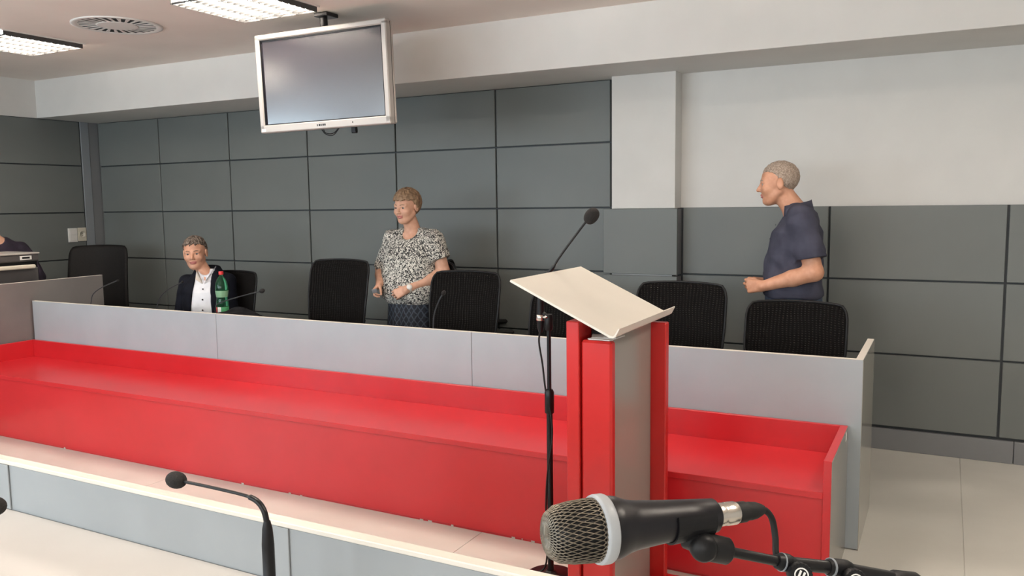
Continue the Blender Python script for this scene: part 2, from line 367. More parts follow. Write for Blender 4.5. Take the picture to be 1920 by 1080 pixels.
for x0, n_ in ((-3.15, 2), (-2.25, 3), (-5.05, 1), (-1.75, 3), (-3.55, 1)):
    for k in range(n_):
        x = x0 + rr.uniform(0, .22); ch.box(x-rc.location.x, x-rc.location.x+rr.uniform(.004, .022), RY0+.0185-3.5, RY0+.022-3.5, .001, rr.uniform(.005, .011))
ch.build('worn_chips', M['edge'], rc)
# ------------------------------------------------------------------ clerk's counter on the left
cc = thing('side_counter', 'taupe grey side counter standing at right angles to the long desk', 'counter', (-6.2, 2.8, 0))
wbox(cc, 'end_panel', M['darkgrey'], -6.175, -6.145, 1.2, 4.42, 0, .998)
wbox(cc, 'edge_strip', M['edge'], -6.175, -6.145, 1.2, 4.42, .998, 1.0, ch=.0005)
wbox(cc, 'tabletop', M['laminate'], -6.75, -6.176, 1.2, 4.40, .722, .75)
wbox(cc, 'back_end', M['darkgrey'], -6.75, -6.176, 4.40, 4.42, 0, .75)
wbox(cc, 'front_end', M['darkgrey'], -6.75, -6.176, 1.2, 1.22, 0, .72)
# printer
pr = thing('printer', 'dark grey printer with a cream output lip behind the side counter', 'printer', (-6.47, 3.72, .75), R(0))
D = noisy(mat('dark_printer_plastic', (.065, .06, .06), .5), 5, (.06, .055, .055), (.07, .065, .065))
MB().box(-.2, .2, -.30, .25, 0, .35, .012).build('body', D, pr)
MB().box(-.205, .205, -.305, .255, .395, .45, .01).build('lid', D, pr)
MB().box(-.19, .19, -.29, .24, .349, .396).build('paper_slot', M['black'], pr)
MB().box(-.208, .208, -.308, .258, .45, .462, .004).build('silver_top', M['silver'], pr)
MB().box(.2, .245, -.30, .20, .342, .372, .008).build('output_lip', M['creamplastic'], pr)
lb = MB(); lb.box(.205, .2085, .10, .19, .410, .440); lb.build('label_plate', M['white'], pr)
MB().box(.2085, .2095, .115, .175, .418, .432).build('label_window', M['black'], pr)
# wall switches
t = thing('light_switch', 'white double light switch plate on the left panelled wall', 'switch', (XL+.001, 5.133, 1.288))
MB().box(-.002, .010, -.048, .048, -.068, .068, .003).build('plate', M['white'], t)
for z0, z1 in ((-.055, -.002), (.002, .055)): MB().box(.010, .014, -.036, .036, z0, z1, .002).build('rocker', M['white'], t)
t = thing('wall_socket', 'cream wall socket plate right beside the double switch', 'socket', (XL+.001, 5.231, 1.292))
MB().box(-.002, .010, -.045, .045, -.066, .066, .003).build('plate', M['creamplastic'], t)
MB().lathe([(.034, .010), (.034, .014), (.028, .014), (.028, .0105), (0, .0105)], axis=(1, 0, 0), n=20).build('socket_ring', M['creamplastic'], t)
for z in (-.01, .01): MB().lathe([(.0035, .0105), (.0035, .0112)], c=(0, 0, z), axis=(1, 0, 0), n=8).build('pin_hole', M['black'], t)
# ------------------------------------------------------------------ lectern
lt = thing('lectern', 'red and grey standing lectern with a tilted cream reading top', 'lectern', (-1.08, 2.87, 0))
def lb_(name, m_, *b, ch=.003): return wbox(lt, name, M[m_], *b, ch=ch)
lb_('front_board', 'redlac', -1.158, -1.110, 2.592, 3.150, .03, 1.138)
lb_('side_board', 'redlac', -1.107, -.993, 2.600, 2.640, .03, 1.074, ch=.008)
lb_('side_board', 'redlac', -1.107, -.958, 3.100, 3.140, .03, 1.074, ch=.004)
lb_('back_board', 'greylac', -1.040, -1.018, 2.642, 3.098, .03, 1.086)
lb_('top_shelf', 'redlac', -1.107, -1.042, 2.642, 3.098, 1.05, 1.070)
lb_('foot', 'redlac', -1.30, -.90, 2.56, 3.16, 0, .03)
lb_('bracket', 'black', -1.109, -1.07, 2.70, 3.05, 1.072, 1.118)
Mt = Matrix.Translation((-1.158-lt.location.x, 2.862-lt.location.y, 1.19)) @ Matrix.Rotation(math.atan2(.18, .383), 4, 'Y')
L2 = .2115
tp = MB()
prof = [(-L2, 0), (L2-.012, 0), (L2-.004, .002), (L2, .008), (L2+.003, .036), (L2+.007, .036), (L2+.006, .006), (L2, -.004), (L2-.01, -.008), (-L2, -.008)]
for sgn in (0,):
    rings = [[Mt @ Vector((x, yv, z)) for x, z in prof] for yv in (-.315, .315)]
    n = len(prof); V = rings[0] + rings[1]
    F = [(i, (i+1) % n, (i+1) % n + n, i+n) for i in range(n)] + [tuple(range(n-1, -1, -1)), tuple(range(n, 2*n))]
    tp.add(V, F)
tp.build('reading_top', M['cream'], lt)
pp = thing('paper_stack', 'loose white papers tucked under the lectern reading top', 'papers', (-1.05, 2.68, 1.074))
for k, (dx, dy, rz) in enumerate(((0, 0, 8), (.012, -.012, -6), (-.006, .012, 20))):
    o = MB().box(-.042, .042, -.06, .06, 0, .0022).build('sheet', M['paper'], pp, (dx, dy, .0026*k)); o.rotation_euler = (R(0), 0, R(rz))
# ------------------------------------------------------------------ microphones
def foam_prof(r, l): return [(r*math.sin(math.pi*k/10)**.8 if 0 < k < 10 else 0, -l*math.cos(math.pi*k/10)) for k in range(11)]
# stand behind the lectern
ms_ = thing('microphone_stand', 'tall black microphone stand with a gooseneck behind the lectern', 'microphone stand', (-1.393, 2.95, 0))
wp = lambda pts: [(x+1.393, y-2.95, z) for x, y, z in pts]
MB().lathe([(.115, 0), (.115, .012), (.10, .022), (.03, .03), (.016, .045)], n=32).build('base', M['blackm'], ms_)
MB().tube([(0, 0, .03), (0, 0, .72)], .0125, 12).build('lower_pole', M['blackm'], ms_)
MB().lathe([(.012, .70), (.019, .705), (.019, .79), (.014, .80)], n=16).build('clutch', M['blackm'], ms_)
MB().tube([(0, 0, .78), (.0, 0, 1.06)], .0085, 12).build('upper_pole', M['blackm'], ms_)
MB().lathe([(.012, 1.04), (.017, 1.045), (.017, 1.10), (.013, 1.105)], n=16).build('pole_clamp', M['black'], ms_)
MB().tube(wp([(-1.395, 2.95, 1.095), (-1.433, 2.95, 1.115)]), .009, 8).build('clamp_arm', M['black'], ms_)
MB().lathe([(.008, 1.03), (.014, 1.05), (.016, 1.10), (.014, 1.17), (.012, 1.20), (.008, 1.21)], c=(-.036, 0, 0), n=14).build('mic_socket', M['black'], ms_)
MB().lathe([(.0155, 1.078), (.0175, 1.08), (.0175, 1.10), (.0155, 1.102)], c=(-.036, 0, 0), n=14).build('chrome_ring', M['chrome'], ms_)
MB().ball((-.008, -.016, 1.095), (.012, .009, .006), n=10, m_=6).build('thumb_screw', M['chrome'], ms_)
gp = spline(wp([(-1.429, 2.95, 1.20), (-1.400, 2.95, 1.262), (-1.374, 2.95, 1.290), (-1.335, 2.95, 1.345), (-1.24, 2.95, 1.462), (-1.222, 2.95, 1.480)]), 6)
MB().tube(gp, [.0075 if i < 14 else .005 for i in range(len(gp))], 8).build('gooseneck', M['blackm'], ms_)
MB().lathe(foam_prof(.027, .034), c=wp([(-1.208, 2.95, 1.494)])[0], axis=(.62, 0, .78), n=16).build('foam_windscreen', M['foam'], ms_)
cp = spline(wp([(-1.43, 2.95, 1.04), (-1.437, 2.95, .99), (-1.425, 2.955, .90), (-1.405, 2.94, .80), (-1.380, 2.935, .70), (-1.376, 2.935, .60), (-1.40, 2.94, .45), (-1.408, 2.94, .30), (-1.398, 2.93, .2), (-1.41, 2.93, .06), (-1.47, 2.90, .03)]), 5)
MB().tube(cp, .0038, 6).build('cable', M['rubber'], ms_)
# gooseneck desk microphones on the near desk
def desk_mic(loc, label, group, rz=0):
    t = thing('desk_microphone', label, 'microphone', loc, rz, group)
    MB().lathe([(.058, 0), (.058, .012), (.05, .022), (.02, .026), (.016, .034)], n=28).build('base', M['black'], t)
    MB().lathe([(.0125, .03), (.0135, .08), (.0135, .088), (.0115, .09), (.0115, .17), (.0095, .20), (.006, .215)], n=16).build('handle', M['black'], t)
    MB().lathe([(.0136, .076), (.0142, .077), (.0142, .084), (.0136, .085)], n=16).build('ring', M['chrome'], t)
    g = spline([(0, 0, .21), (-.006, 0, .232), (-.018, 0, .246), (-.036, 0, .253), (-.068, 0, .256), (-.15, 0, .2575), (-.222, 0, .2575)], 6)
    MB().tube(g, [.0055 if i < 20 else .0032 for i in range(len(g))], 10).build('gooseneck', M['blackm'], t)
    MB().lathe(foam_prof(.017, .023), c=(-.240, 0, .2575), axis=(-1, 0, .02), n=18).build('foam_windscreen', M['foam'], t)
    return t
# near desk
nd_ = thing('foreground_desk', 'white topped desk with a pale blue grey front board in the foreground', 'desk', (-1.3, .95, 0))
wbox(nd_, 'tabletop', M['whitetop'], -3.4, -.25, .50, 1.262, .722, .75, ch=.002)
jx = [-3.4, -2.205, -1.222, -.25]
for a, b in zip(jx[:-1], jx[1:]):
    wbox(nd_, 'front_board', M['bluegrey'], a+.001, b-.001, 1.264, 1.288, .25, .872)
for x in jx[1:3]: wbox(nd_, 'joint_post', M['bluegrey'], x-.016, x+.016, 1.2595, 1.2635, .751, .872, ch=.001)
wbox(nd_, 'cap_strip', M['cream'], -3.4, -.25, 1.260, 1.290, .8725, .884, ch=.002)
for x in (-3.37, -.28):
    for y in (.55, 1.2): wbox(nd_, 'leg', M['silver'], x-.025, x+.025, y-.025, y+.025, 0, .721)
desk_mic((-1.104, 1.1, .75), 'black gooseneck microphone on the foreground desk, bent to the left', 'gooseneck microphones on the foreground desk')
desk_mic((-1.770, .853, .75), 'black gooseneck microphone just entering the left picture edge', 'gooseneck microphones on the foreground desk', R(180))
# thin microphones on the long desk
def slim_mic(base, pts, label, capsule):
    t = thing('slim_microphone', label, 'microphone', base, 0, 'slim microphones on the long desk')
    MB().box(-.045, .045, -.06, .06, 0, .022, .006).build('base', M['black'], t)
    P = [(0, 0, .02)] + [(x-base[0], y-base[1], z-base[2]) for x, y, z in pts]
    MB().tube(spline(P, 6), .0042, 8).build('gooseneck', M['gooseneck'], t)
    a, b = Vector(P[-2]), Vector(P[-1])
    MB().lathe(foam_prof(capsule, capsule*1.3), c=P[-1], axis=tuple((b-a).normalized()), n=12).build('capsule', M['foam'], t)
slim_mic((-6.0, 4.2, .75), [(-6.0, 4.2, .80), (-5.965, 4.2, .87), (-5.85, 4.2, .93), (-5.66, 4.2, .99)], 'slim gooseneck microphone on the long desk nearest its left end', .009)
slim_mic((-5.24, 4.2, .75), [(-5.235, 4.2, .80), (-5.20, 4.2, .87), (-5.10, 4.2, .94), (-4.95, 4.2, 1.00)], 'slim gooseneck microphone reaching across the seated man\'s dark jacket', .009)
slim_mic((-4.62, 4.20, .75), [(-4.60, 4.18, .82), (-4.50, 4.12, .872), (-4.33, 4.12, .920), (-4.085, 4.12, .977)], 'slim microphone with black capsule right of the green bottle', .016)
slim_mic((-2.76, 4.2, .75), [(-2.765, 4.2, .80), (-2.755, 4.2, .88), (-2.72, 4.2, .96), (-2.685, 4.2, 1.01)], 'slim gooseneck microphone in front of the chair beside the standing woman', .013)
# ------------------------------------------------------------------ foreground microphone on boom stand
hm = thing('handheld_microphone', 'large black handheld microphone with a grey ring in the foreground', 'microphone', (-.20, .70, 1.265))
c0w, tail = Vector((-.2643, .6127, 1.2754)), Vector((-.1392, .7518, 1.2677))
ax = (tail-c0w).normalized(); c0 = c0w - hm.location
MB().lathe([(.0, -.029), (.010, -.0285), (.018, -.025), (.0225, -.018), (.0245, -.006), (.0255, .012), (.0255, .018)], c=c0, axis=ax, n=40).build('grille_core', M['black'], hm)
gw = MB(); qa = Vector((0, 0, 1)).rotation_difference(ax)     # woven grille wires
def gpt(u, a):
    pr_ = [(.0, -.0300), (.0105, -.0293), (.0186, -.0258), (.0231, -.0184), (.0251, -.006), (.0261, .012), (.0261, .017)]
    k = min(int(u*(len(pr_)-1)), len(pr_)-2); f = u*(len(pr_)-1)-k
    r_ = pr_[k][0]*(1-f)+pr_[k+1][0]*f; h_ = pr_[k][1]*(1-f)+pr_[k+1][1]*f
    return c0 + qa @ Vector((r_*math.cos(a), r_*math.sin(a), h_))
for k in range(40):
    for sg in (1, -1):
        gw.tube([gpt(u/18, 2*math.pi*k/40 + sg*u/18*1.15) for u in range(0, 19)], .00055, 4, caps=False)
gwo = gw.build('grille_mesh', mat('bronze_grille_wire', (.20, .175, .14), .35, .8), hm); gwo['kind'] = 'stuff'
MB().lathe([(.0255, .015), (.0286, .016), (.0291, .018), (.0291, .0245), (.0284, .026), (.0255, .027)], c=c0, axis=ax, n=44, caps=False).build('grey_ring', mat('pale_grey_ring', (.36, .38, .40), .45), hm)
MB().lathe([(.0262, .026), (.0268, .030), (.0262, .035), (.0228, .044), (.0208, .053), (.0188, .075), (.0166, .106), (.0148, .133), (.0118, .136)], c=c0, axis=ax, n=40).build('handle', mat('satin_black_metal', (.006, .0055, .008), .36, 0, .35), hm)
MB().lathe([(.0098, .134), (.0104, .135), (.0104, .142), (.0098, .1435), (.0104, .145), (.0104, .155), (.0094, .157)], c=c0, axis=ax, n=28).build('connector', M['chrome'], hm)
MB().box(-.004, .004, -.002, .002, .134, .145, .001, M=Matrix.Translation(c0) @ qa.to_matrix().to_4x4() @ Matrix.Translation((.0, .011, 0))).build('latch', M['chrome'], hm)
MB().lathe([(.0090, .156), (.0096, .158), (.0094, .166), (.0082, .168), (.0084, .171), (.0076, .178), (.0058, .183), (.0038, .187)], c=c0, axis=ax, n=20).build('plug_boot', M['rubber'], hm)
e1 = Vector((-.1190, .7425, 1.2247)); W = lambda *p: Vector(p)-hm.location
cpts = spline([c0 + Vector(ax)*.183, c0 + Vector(ax)*.190 + Vector((0, 0, -.002)), W(-.1330, .7600, 1.2560), W(-.1298, .7590, 1.2400), W(-.1262, .7500, 1.2250), W(-.114, .757, 1.210), W(-.09, .80, 1.17)], 6)
MB().tube(cpts, .0030, 8).build('cable', M['rubber'], hm)
# boom stand with clip
bs = thing('boom_stand', 'black boom arm with clip and knobs holding the foreground microphone', 'microphone stand', (.12, 1.03, 0))
B = lambda p: (p[0]-.12, p[1]-1.03, p[2])
A0 = c0w
side = Vector(ax).cross(Vector((0, 0, 1))).normalized(); dn = Vector(ax).cross(side).normalized()
if dn.z > 0: dn = -dn
cl = MB(); rings = []
for h_, ri in ((.086, .0187), (.126, .0161)):
    ring = []
    for k in range(25):
        a_ = R(-118 + 236*k/24); ring.append(A0 + Vector(ax)*h_ + (dn*math.cos(a_) + side*math.sin(a_))*ri)
    for k in range(24, -1, -1):
        a_ = R(-118 + 236*k/24); ring.append(A0 + Vector(ax)*h_ + (dn*math.cos(a_) + side*math.sin(a_))*(ri+.0018))
    rings.append([B(p) for p in ring])
cl.ring_loft(rings, True, True, True, False); cl.build('clip', M['black'], bs)
ball_c = Vector((-.1780, .6868, 1.2504)); bd = (e1-ball_c).normalized()
MB().tube([B(A0 + Vector(ax)*.106 + dn*.017), B(ball_c + Vector((0, 0, .004)))], [.010, .0115], 14).build('clip_stem', M['black'], bs)
MB().lathe([(.0, -.0125), (.009, -.0122), (.0118, -.008), (.0125, 0), (.0118, .008), (.009, .0122), (.0, .0125)], c=B(ball_c), axis=(.35, -.9, .1), n=24).build('swivel', M['black'], bs)
MB().lathe([(.011, -.006), (.0122, .0), (.0118, .024), (.0095, .0265), (.005, .027)], c=B(ball_c), axis=bd, n=20).build('thread_collar', M['black'], bs)
e2 = Vector((-.0827, .7821, 1.2111)); e3 = Vector((.12, 1.03, 1.105)); em_ = Vector((-.0290, .8406, 1.1857))
MB().tube([B(ball_c+bd*.02), B(e1)], .0046, 12).build('boom_rod', M['blackm'], bs)
bd2 = (e2-e1).normalized()
MB().tube([B(e1-bd*.008), B(e1-bd*.003), B(e1+bd2*.004), B(e1+bd2*.010)], [.0065, .0082, .0082, .006], 16).build('joint_collar', M['black'], bs)
MB().tube([B(e1-bd*.0035), B(e1-bd*.002)], .0084, 16).build('collar_ring', M['trimgrey'], bs)
MB().tube([B(e1), B(e2)], .0060, 12).build('boom_tube', M['blackm'], bs)
MB().tube([B(e2-bd2*.006), B(e2-bd2*.002), B(e2+bd2*.016), B(e2+bd2*.022)], [.0065, .0085, .0085, .0065], 16).build('joint_collar', M['black'], bs)
MB().tube([B(e2-bd2*.003), B(e2-bd2*.001)], .0087, 16).build('collar_ring', M['trimgrey'], bs)
MB().tube([B(e2), B(em_), B(e3), B(e3+(e3-em_)*.4)], .0070, 12).build('boom_tube', M['blackm'], bs)
MB().tube([B(em_-bd2*.010), B(em_-bd2*.006), B(em_+bd2*.02), B(em_+bd2*.024)], [.0072, .0088, .0088, .0072], 16).build('joint_collar', M['black'], bs)
def knob(c, par):
    axk = Vector((.42, -.86, .30)).normalized()
    mb = MB(); n = 40; qk = Vector((0, 0, 1)).rotation_difference(axk); rings = []
    for r_, h_ in ((.0095, -.004), (.0103, -.002), (.0103, .007), (.0095, .0085)):
        rings.append([Vector(c) + qk @ Vector(((r_+(.0004 if k % 2 else -.0003))*math.cos(2*math.pi*k/n), (r_+(.0004 if k % 2 else -.0003))*math.sin(2*math.pi*k/n), h_)) for k in range(n)])
    mb.ring_loft(rings); k_ = mb.build('knob', M['black'], par)
    em = MB()   # white maker's emblem: ring with two strokes
    em.lathe([(.0052, .0087), (.0058, .0090), (.0064, .0087)], c=c, axis=axk, n=24, caps=False)
    for dx in (-.0018, .0018): em.box(dx-.0009, dx+.0009, -.0035, .0035, .0084, .0090, M=Matrix.Translation(c) @ qk.to_matrix().to_4x4())
    em.build('emblem', M['white'], k_)
knob(B((-.1057, .7382, 1.2187)), bs)
knob(B((-.0645, .7794, 1.2042)), bs)
MB().lathe([(.016, -.03), (.018, -.02), (.018, .02), (.016, .03)], c=B(e3), axis=(.8, -.6, 0), n=20).build('pivot', M['black'], bs)
MB().tube([(0, 0, .25), (0, 0, 1.105)], .010, 12).build('pole', M['blackm'], bs)
MB().lathe([(.016, .2), (.02, .22), (.02, .32), (.012, .33)], n=16).build('leg_hub', M['black'], bs)
for k in range(3):
    a_ = R(30+120*k); MB().tube([(.015*math.cos(a_), .015*math.sin(a_), .28), (.30*math.cos(a_), .30*math.sin(a_), .012)], .008, 8).build('leg', M['blackm'], bs)
# ------------------------------------------------------------------ chairs
def chair(x, y, top, rz, label, w_=.52, solid=False, lean=7, hgt=.58):
    t = thing('office_chair', label, 'chair', (x, y, 0), rz, 'black office chairs behind the long desk')
    zb = top-hgt; yb = .235
    def bp(u, v):                       # u -1..1 across, v 0..1 up
        wd = w_/2*(.90+.10*min(1, v*1.6) if not solid else 1.04-.05*v)
        # superellipse-like rounded top and bottom corners
        cz = zb + hgt*v + .012*(1-u*u)*v
        return Vector((u*wd, yb + math.tan(R(lean))*(cz-zb-.2) - .045*u*u + .02*math.sin(math.pi*v)*-1, cz))
    n, m_ = 18, 18
    mb = MB(); V = []; F = []
    def uvw(i, j):
        u = -1+2*i/n; v = j/m_
        # pull the corner cells inward to round them
        c_ = .16
        du, dv = abs(u)-(1-c_), v-(1-c_*.9)
        if du > 0 and dv > 0:
            a_, b_ = du/c_, dv/(c_*.9); mx = max(a_, b_); l = math.hypot(a_, b_); s_ = mx/l
            u = math.copysign(1-c_+a_*s_*c_, u); v = 1-c_*.9+b_*s_*c_*.9
        return u, v
    th = .05 if solid else .010
    for side_ in (0, 1):
        for j in range(m_+1):
            for i in range(n+1):
                u, v = uvw(i, j); p = bp(u, v)
                ed = 1-max(abs(u)**6, abs(2*v-1)**8)
                p.y += (th*(.35+.65*ed) if side_ else 0) ; V.append(p)
    N = (n+1)*(m_+1); I = lambda i, j, s_: s_*N+j*(n+1)+i
    for j in range(m_):
        for i in range(n):
            F.append((I(i, j, 0), I(i+1, j, 0), I(i+1, j+1, 0), I(i, j+1, 0)))
            F.append((I(i, j, 1), I(i, j+1, 1), I(i+1, j+1, 1), I(i+1, j, 1)))
    per = [(i, 0) for i in range(n)] + [(n, j) for j in range(m_)] + [(i, m_) for i in range(n, 0, -1)] + [(0, j) for j in range(m_, 0, -1)]
    for k in range(len(per)):
        a_, b_ = per[k], per[(k+1) % len(per)]; F.append((I(*b_, 0), I(*a_, 0), I(*a_, 1), I(*b_, 1)))
    mb.add(V, F, True)
    mb.build('backrest', M['mesh'] if not solid else LEATHER, t)
    if not solid:
        path = [bp(*uvw(*p)) + Vector((0, .004, 0)) for p in per]; path.append(path[0])
        MB().tube(path, .0075, 8, caps=False).build('back_frame', M['black'], t)
        MB().tube([bp(-.95, .30)+Vector((0, .02, 0)), bp(0, .30)+Vector((0, .045, 0)), bp(.95, .30)+Vector((0, .02, 0))], .010, 8).build('lumbar_bar', M['black'], t)
    MB().tube(spline([(0, .02, .41), (0, .22, .41), (0, yb+.075, .47), bp(0, .3)+Vector((0, .05, 0))], 5), .02, 8).build('back_support', M['black'], t)
    # seat cushion
    sb = MB(); rings = []
    for r_, z_ in ((.80, .425), (.98, .432), (1.0, .455), (.97, .48), (.80, .492), (.4, .488), (.02, .486)):
        rings.append([(math.copysign(abs(math.cos(a_))**.5, math.cos(a_))*.245*r_, -.01+math.copysign(abs(math.sin(a_))**.5, math.sin(a_))*.235*r_, z_) for a_ in [2*math.pi*k/28 for k in range(28)]])
    sb.ring_loft(rings, True, True); sb.build('seat', SEATF, t)
    for s_ in (-1, 1):
        MB().tube(spline([(s_*.235, .10, .43), (s_*.272, .08, .46), (s_*.275, .06, .60), (s_*.27, .03, .645)], 4), .013, 8).build('armrest', M['black'], t)
        MB().box(s_*.27-.035, s_*.27+.035, -.16, .13, .64, .668, .01).build('arm_pad', M['rubber'], t)
    MB().lathe([(.028, .10), (.028, .26), (.018, .265), (.018, .41), (.09, .415), (.09, .425)], n=16).build('gas_lift', M['blackm'], t)
    for k in range(5):
        a_ = 2*math.pi*k/5+.3; c_, s_ = math.cos(a_), math.sin(a_)
        MB().tube([(.02*c_, .02*s_, .105), (.27*c_, .27*s_, .075)], [.022, .014], 8).build('base_arm', M['black'], t)
        MB().lathe([(.026, -.02), (.028, -.012), (.028, .012), (.026, .02)], c=(.27*c_, .27*s_, .0285), axis=(-s_, c_, 0), n=14).build('caster', M['rubber'], t)
    return t
LEATHER = noisy(mat('black_leather', (.005, .005, .005), .6, 0, .2), 60, (.004, .004, .004), (.007, .006, .006), .2, 250)
SEATF = noisy(mat('black_seat_fabric', (.014, .013, .013), .9), 200, (.010, .009, .009), (.02, .018, .018), .3, 400)
chair(-.705, 4.37, .985, R(0), 'black mesh office chair in front of the standing man at the desk end')
chair(-1.335, 4.37, 1.068, R(0), 'black mesh office chair just right of the lectern, behind the desk')
chair(-2.03, 4.37, .985, R(0), 'black mesh office chair mostly hidden behind the lectern top')
chair(-2.77, 4.37, 1.092, R(0), 'black office chair right beside the standing woman')
chair(-3.81, 4.37, 1.148, R(0), 'tall black office chair left of the standing woman')
chair(-5.03, 4.53, 1.02, R(4), 'low backed black office chair with the seated man on it')
chair(-6.60, 4.62, 1.205, R(36), 'high backed plain black chair by the left wall corner', .50, True, 10, .66)
chair(-2.925, 5.17, 1.125, R(123), 'black office chair turned sideways, nearly hidden behind the standing woman')
# ------------------------------------------------------------------ bottle and folded coat
bt = thing('water_bottle', 'green plastic water bottle with a red cap on the long desk', 'bottle', (-4.69, 4.33, .75))
GL = bpy.data.materials.new('green_bottle_plastic'); GL.use_nodes = True; b_ = bsdf(GL)
b_.inputs['Base Color'].default_value = (.10, .42, .22, 1); b_.inputs['Roughness'].default_value = .05; b_.inputs['Transmission Weight'].default_value = .92; b_.inputs['IOR'].default_value = 1.33
prof = [(.030, 0), (.040, .004), (.0435, .012), (.0435, .05), (.0425, .058), (.0440, .070), (.0440, .095), (.0405, .115), (.0385, .126), (.0395, .138), (.0435, .160), (.0455, .190), (.0445, .215), (.0405, .242), (.031, .268), (.019, .286), (.0135, .293), (.0135, .308)]
MB().lathe(prof, n=28).build('bottle_body', GL, bt)
MB().lathe([(.0402, .138), (.0415, .143), (.0445, .163), (.0460, .180), (.0461, .186)], n=28, caps=False).build('waist_band', mat('pale_green_band', (.22, .40, .24), .35), bt)
lab = MB().lathe([(.0442, .026), (.0448, .027), (.0448, .066), (.0442, .067)], n=28, caps=False)
LM = mat('bottle_label', (.6, .05, .07), .5); lab.build('label', LM, bt)
tc = nd(LM, 'ShaderNodeTexCoord'); sp = nd(LM, 'ShaderNodeSeparateXYZ'); lk(LM, tc.outputs['Object'], sp.inputs[0])
rp = nd(LM, 'ShaderNodeValToRGB'); rp.color_ramp.interpolation = 'CONSTANT'
for p_, c_ in ((.42, (.05, .22, .10, 1)), (.50, (.75, .75, .72, 1)), (.76, (.06, .30, .12, 1))):
    e = rp.color_ramp.elements.new(p_); e.color = c_
rp.color_ramp.elements[0].color = (.6, .05, .07, 1); rp.color_ramp.elements[-1].color = (.05, .25, .10, 1)
mr = nd(LM, 'ShaderNodeMapRange'); mr.inputs['From Min'].default_value = -.045; mr.inputs['From Max'].default_value = .045
lk(LM, sp.outputs[0], mr.inputs['Value']); lk(LM, mr.outputs[0], rp.inputs[0]); lk(LM, rp.outputs[0], bsdf(LM).inputs['Base Color'])
MB().lathe([(.0165, .302), (.017, .304), (.017, .322), (.0155, .326), (0, .326)], n=24).build('cap', mat('red_bottle_cap', (.65, .03, .035), .4), bt)

# ------------------------------------------------------------------ people: implicit surfaces meshed by surface nets
def smin(a, b, k): h = np.clip(.5+.5*(b-a)/k, 0, 1); return b*(1-h)+a*h-k*h*(1-h)
def smax(a, b, k): return -smin(-a, -b, k)
def cap(P, a, b, ra, rb=None):
    rb = ra if rb is None else rb; a = np.asarray(a, float); b = np.asarray(b, float); d = b-a
    t = np.clip(((P-a) @ d)/(d @ d + 1e-12), 0, 1); return np.linalg.norm(P-a-t[:, None]*d, axis=1) - (ra+(rb-ra)*t)
def ccone(P, a, b, ra, rb, rnd=.004):
    """tapered cylinder with flat ends"""
    a = np.asarray(a, float); b = np.asarray(b, float); d = b-a; L = np.linalg.norm(d); d = d/L
    t = (P-a) @ d; rad = np.linalg.norm(P-a-t[:, None]*d, axis=1) - (ra+(rb-ra)*np.clip(t/L, 0, 1))
    return smax(rad, np.maximum(-t, t-L), rnd)
def ell(P, c, r):
    q_ = (P-np.asarray(c, float)); r = np.asarray(r, float); k0 = np.linalg.norm(q_/r, axis=1); k1 = np.linalg.norm(q_/(r*r), axis=1)
    return np.where(k1 > 1e-9, k0*(k0-1)/np.maximum(k1, 1e-9), -r.min())
def stack(P, secs, e=2.3):
    """lofted torso: sections (z, cx, cy, rx, ry)"""
    S = np.array(secs, float); z = P[:, 2]; f = [np.interp(z, S[:, 0], S[:, k]) for k in (1, 2, 3, 4)]
    q_ = (np.abs((P[:, 0]-f[0])/f[2])**e + np.abs((P[:, 1]-f[1])/f[3])**e)**(1/e)
    d = (q_-1)*np.minimum(f[2], f[3]); return smax(d, np.maximum(S[0, 0]-z, z-S[-1, 0]), .012)
def near(P, c, r, fn):
    out = np.full(len(P), .5); q_ = np.linalg.norm(P-np.asarray(c), axis=1) ; i = q_ < r
    out[~i] = np.minimum(.5, q_[~i]-r+.03)
    if i.any(): out[i] = fn(P[i])
    return out
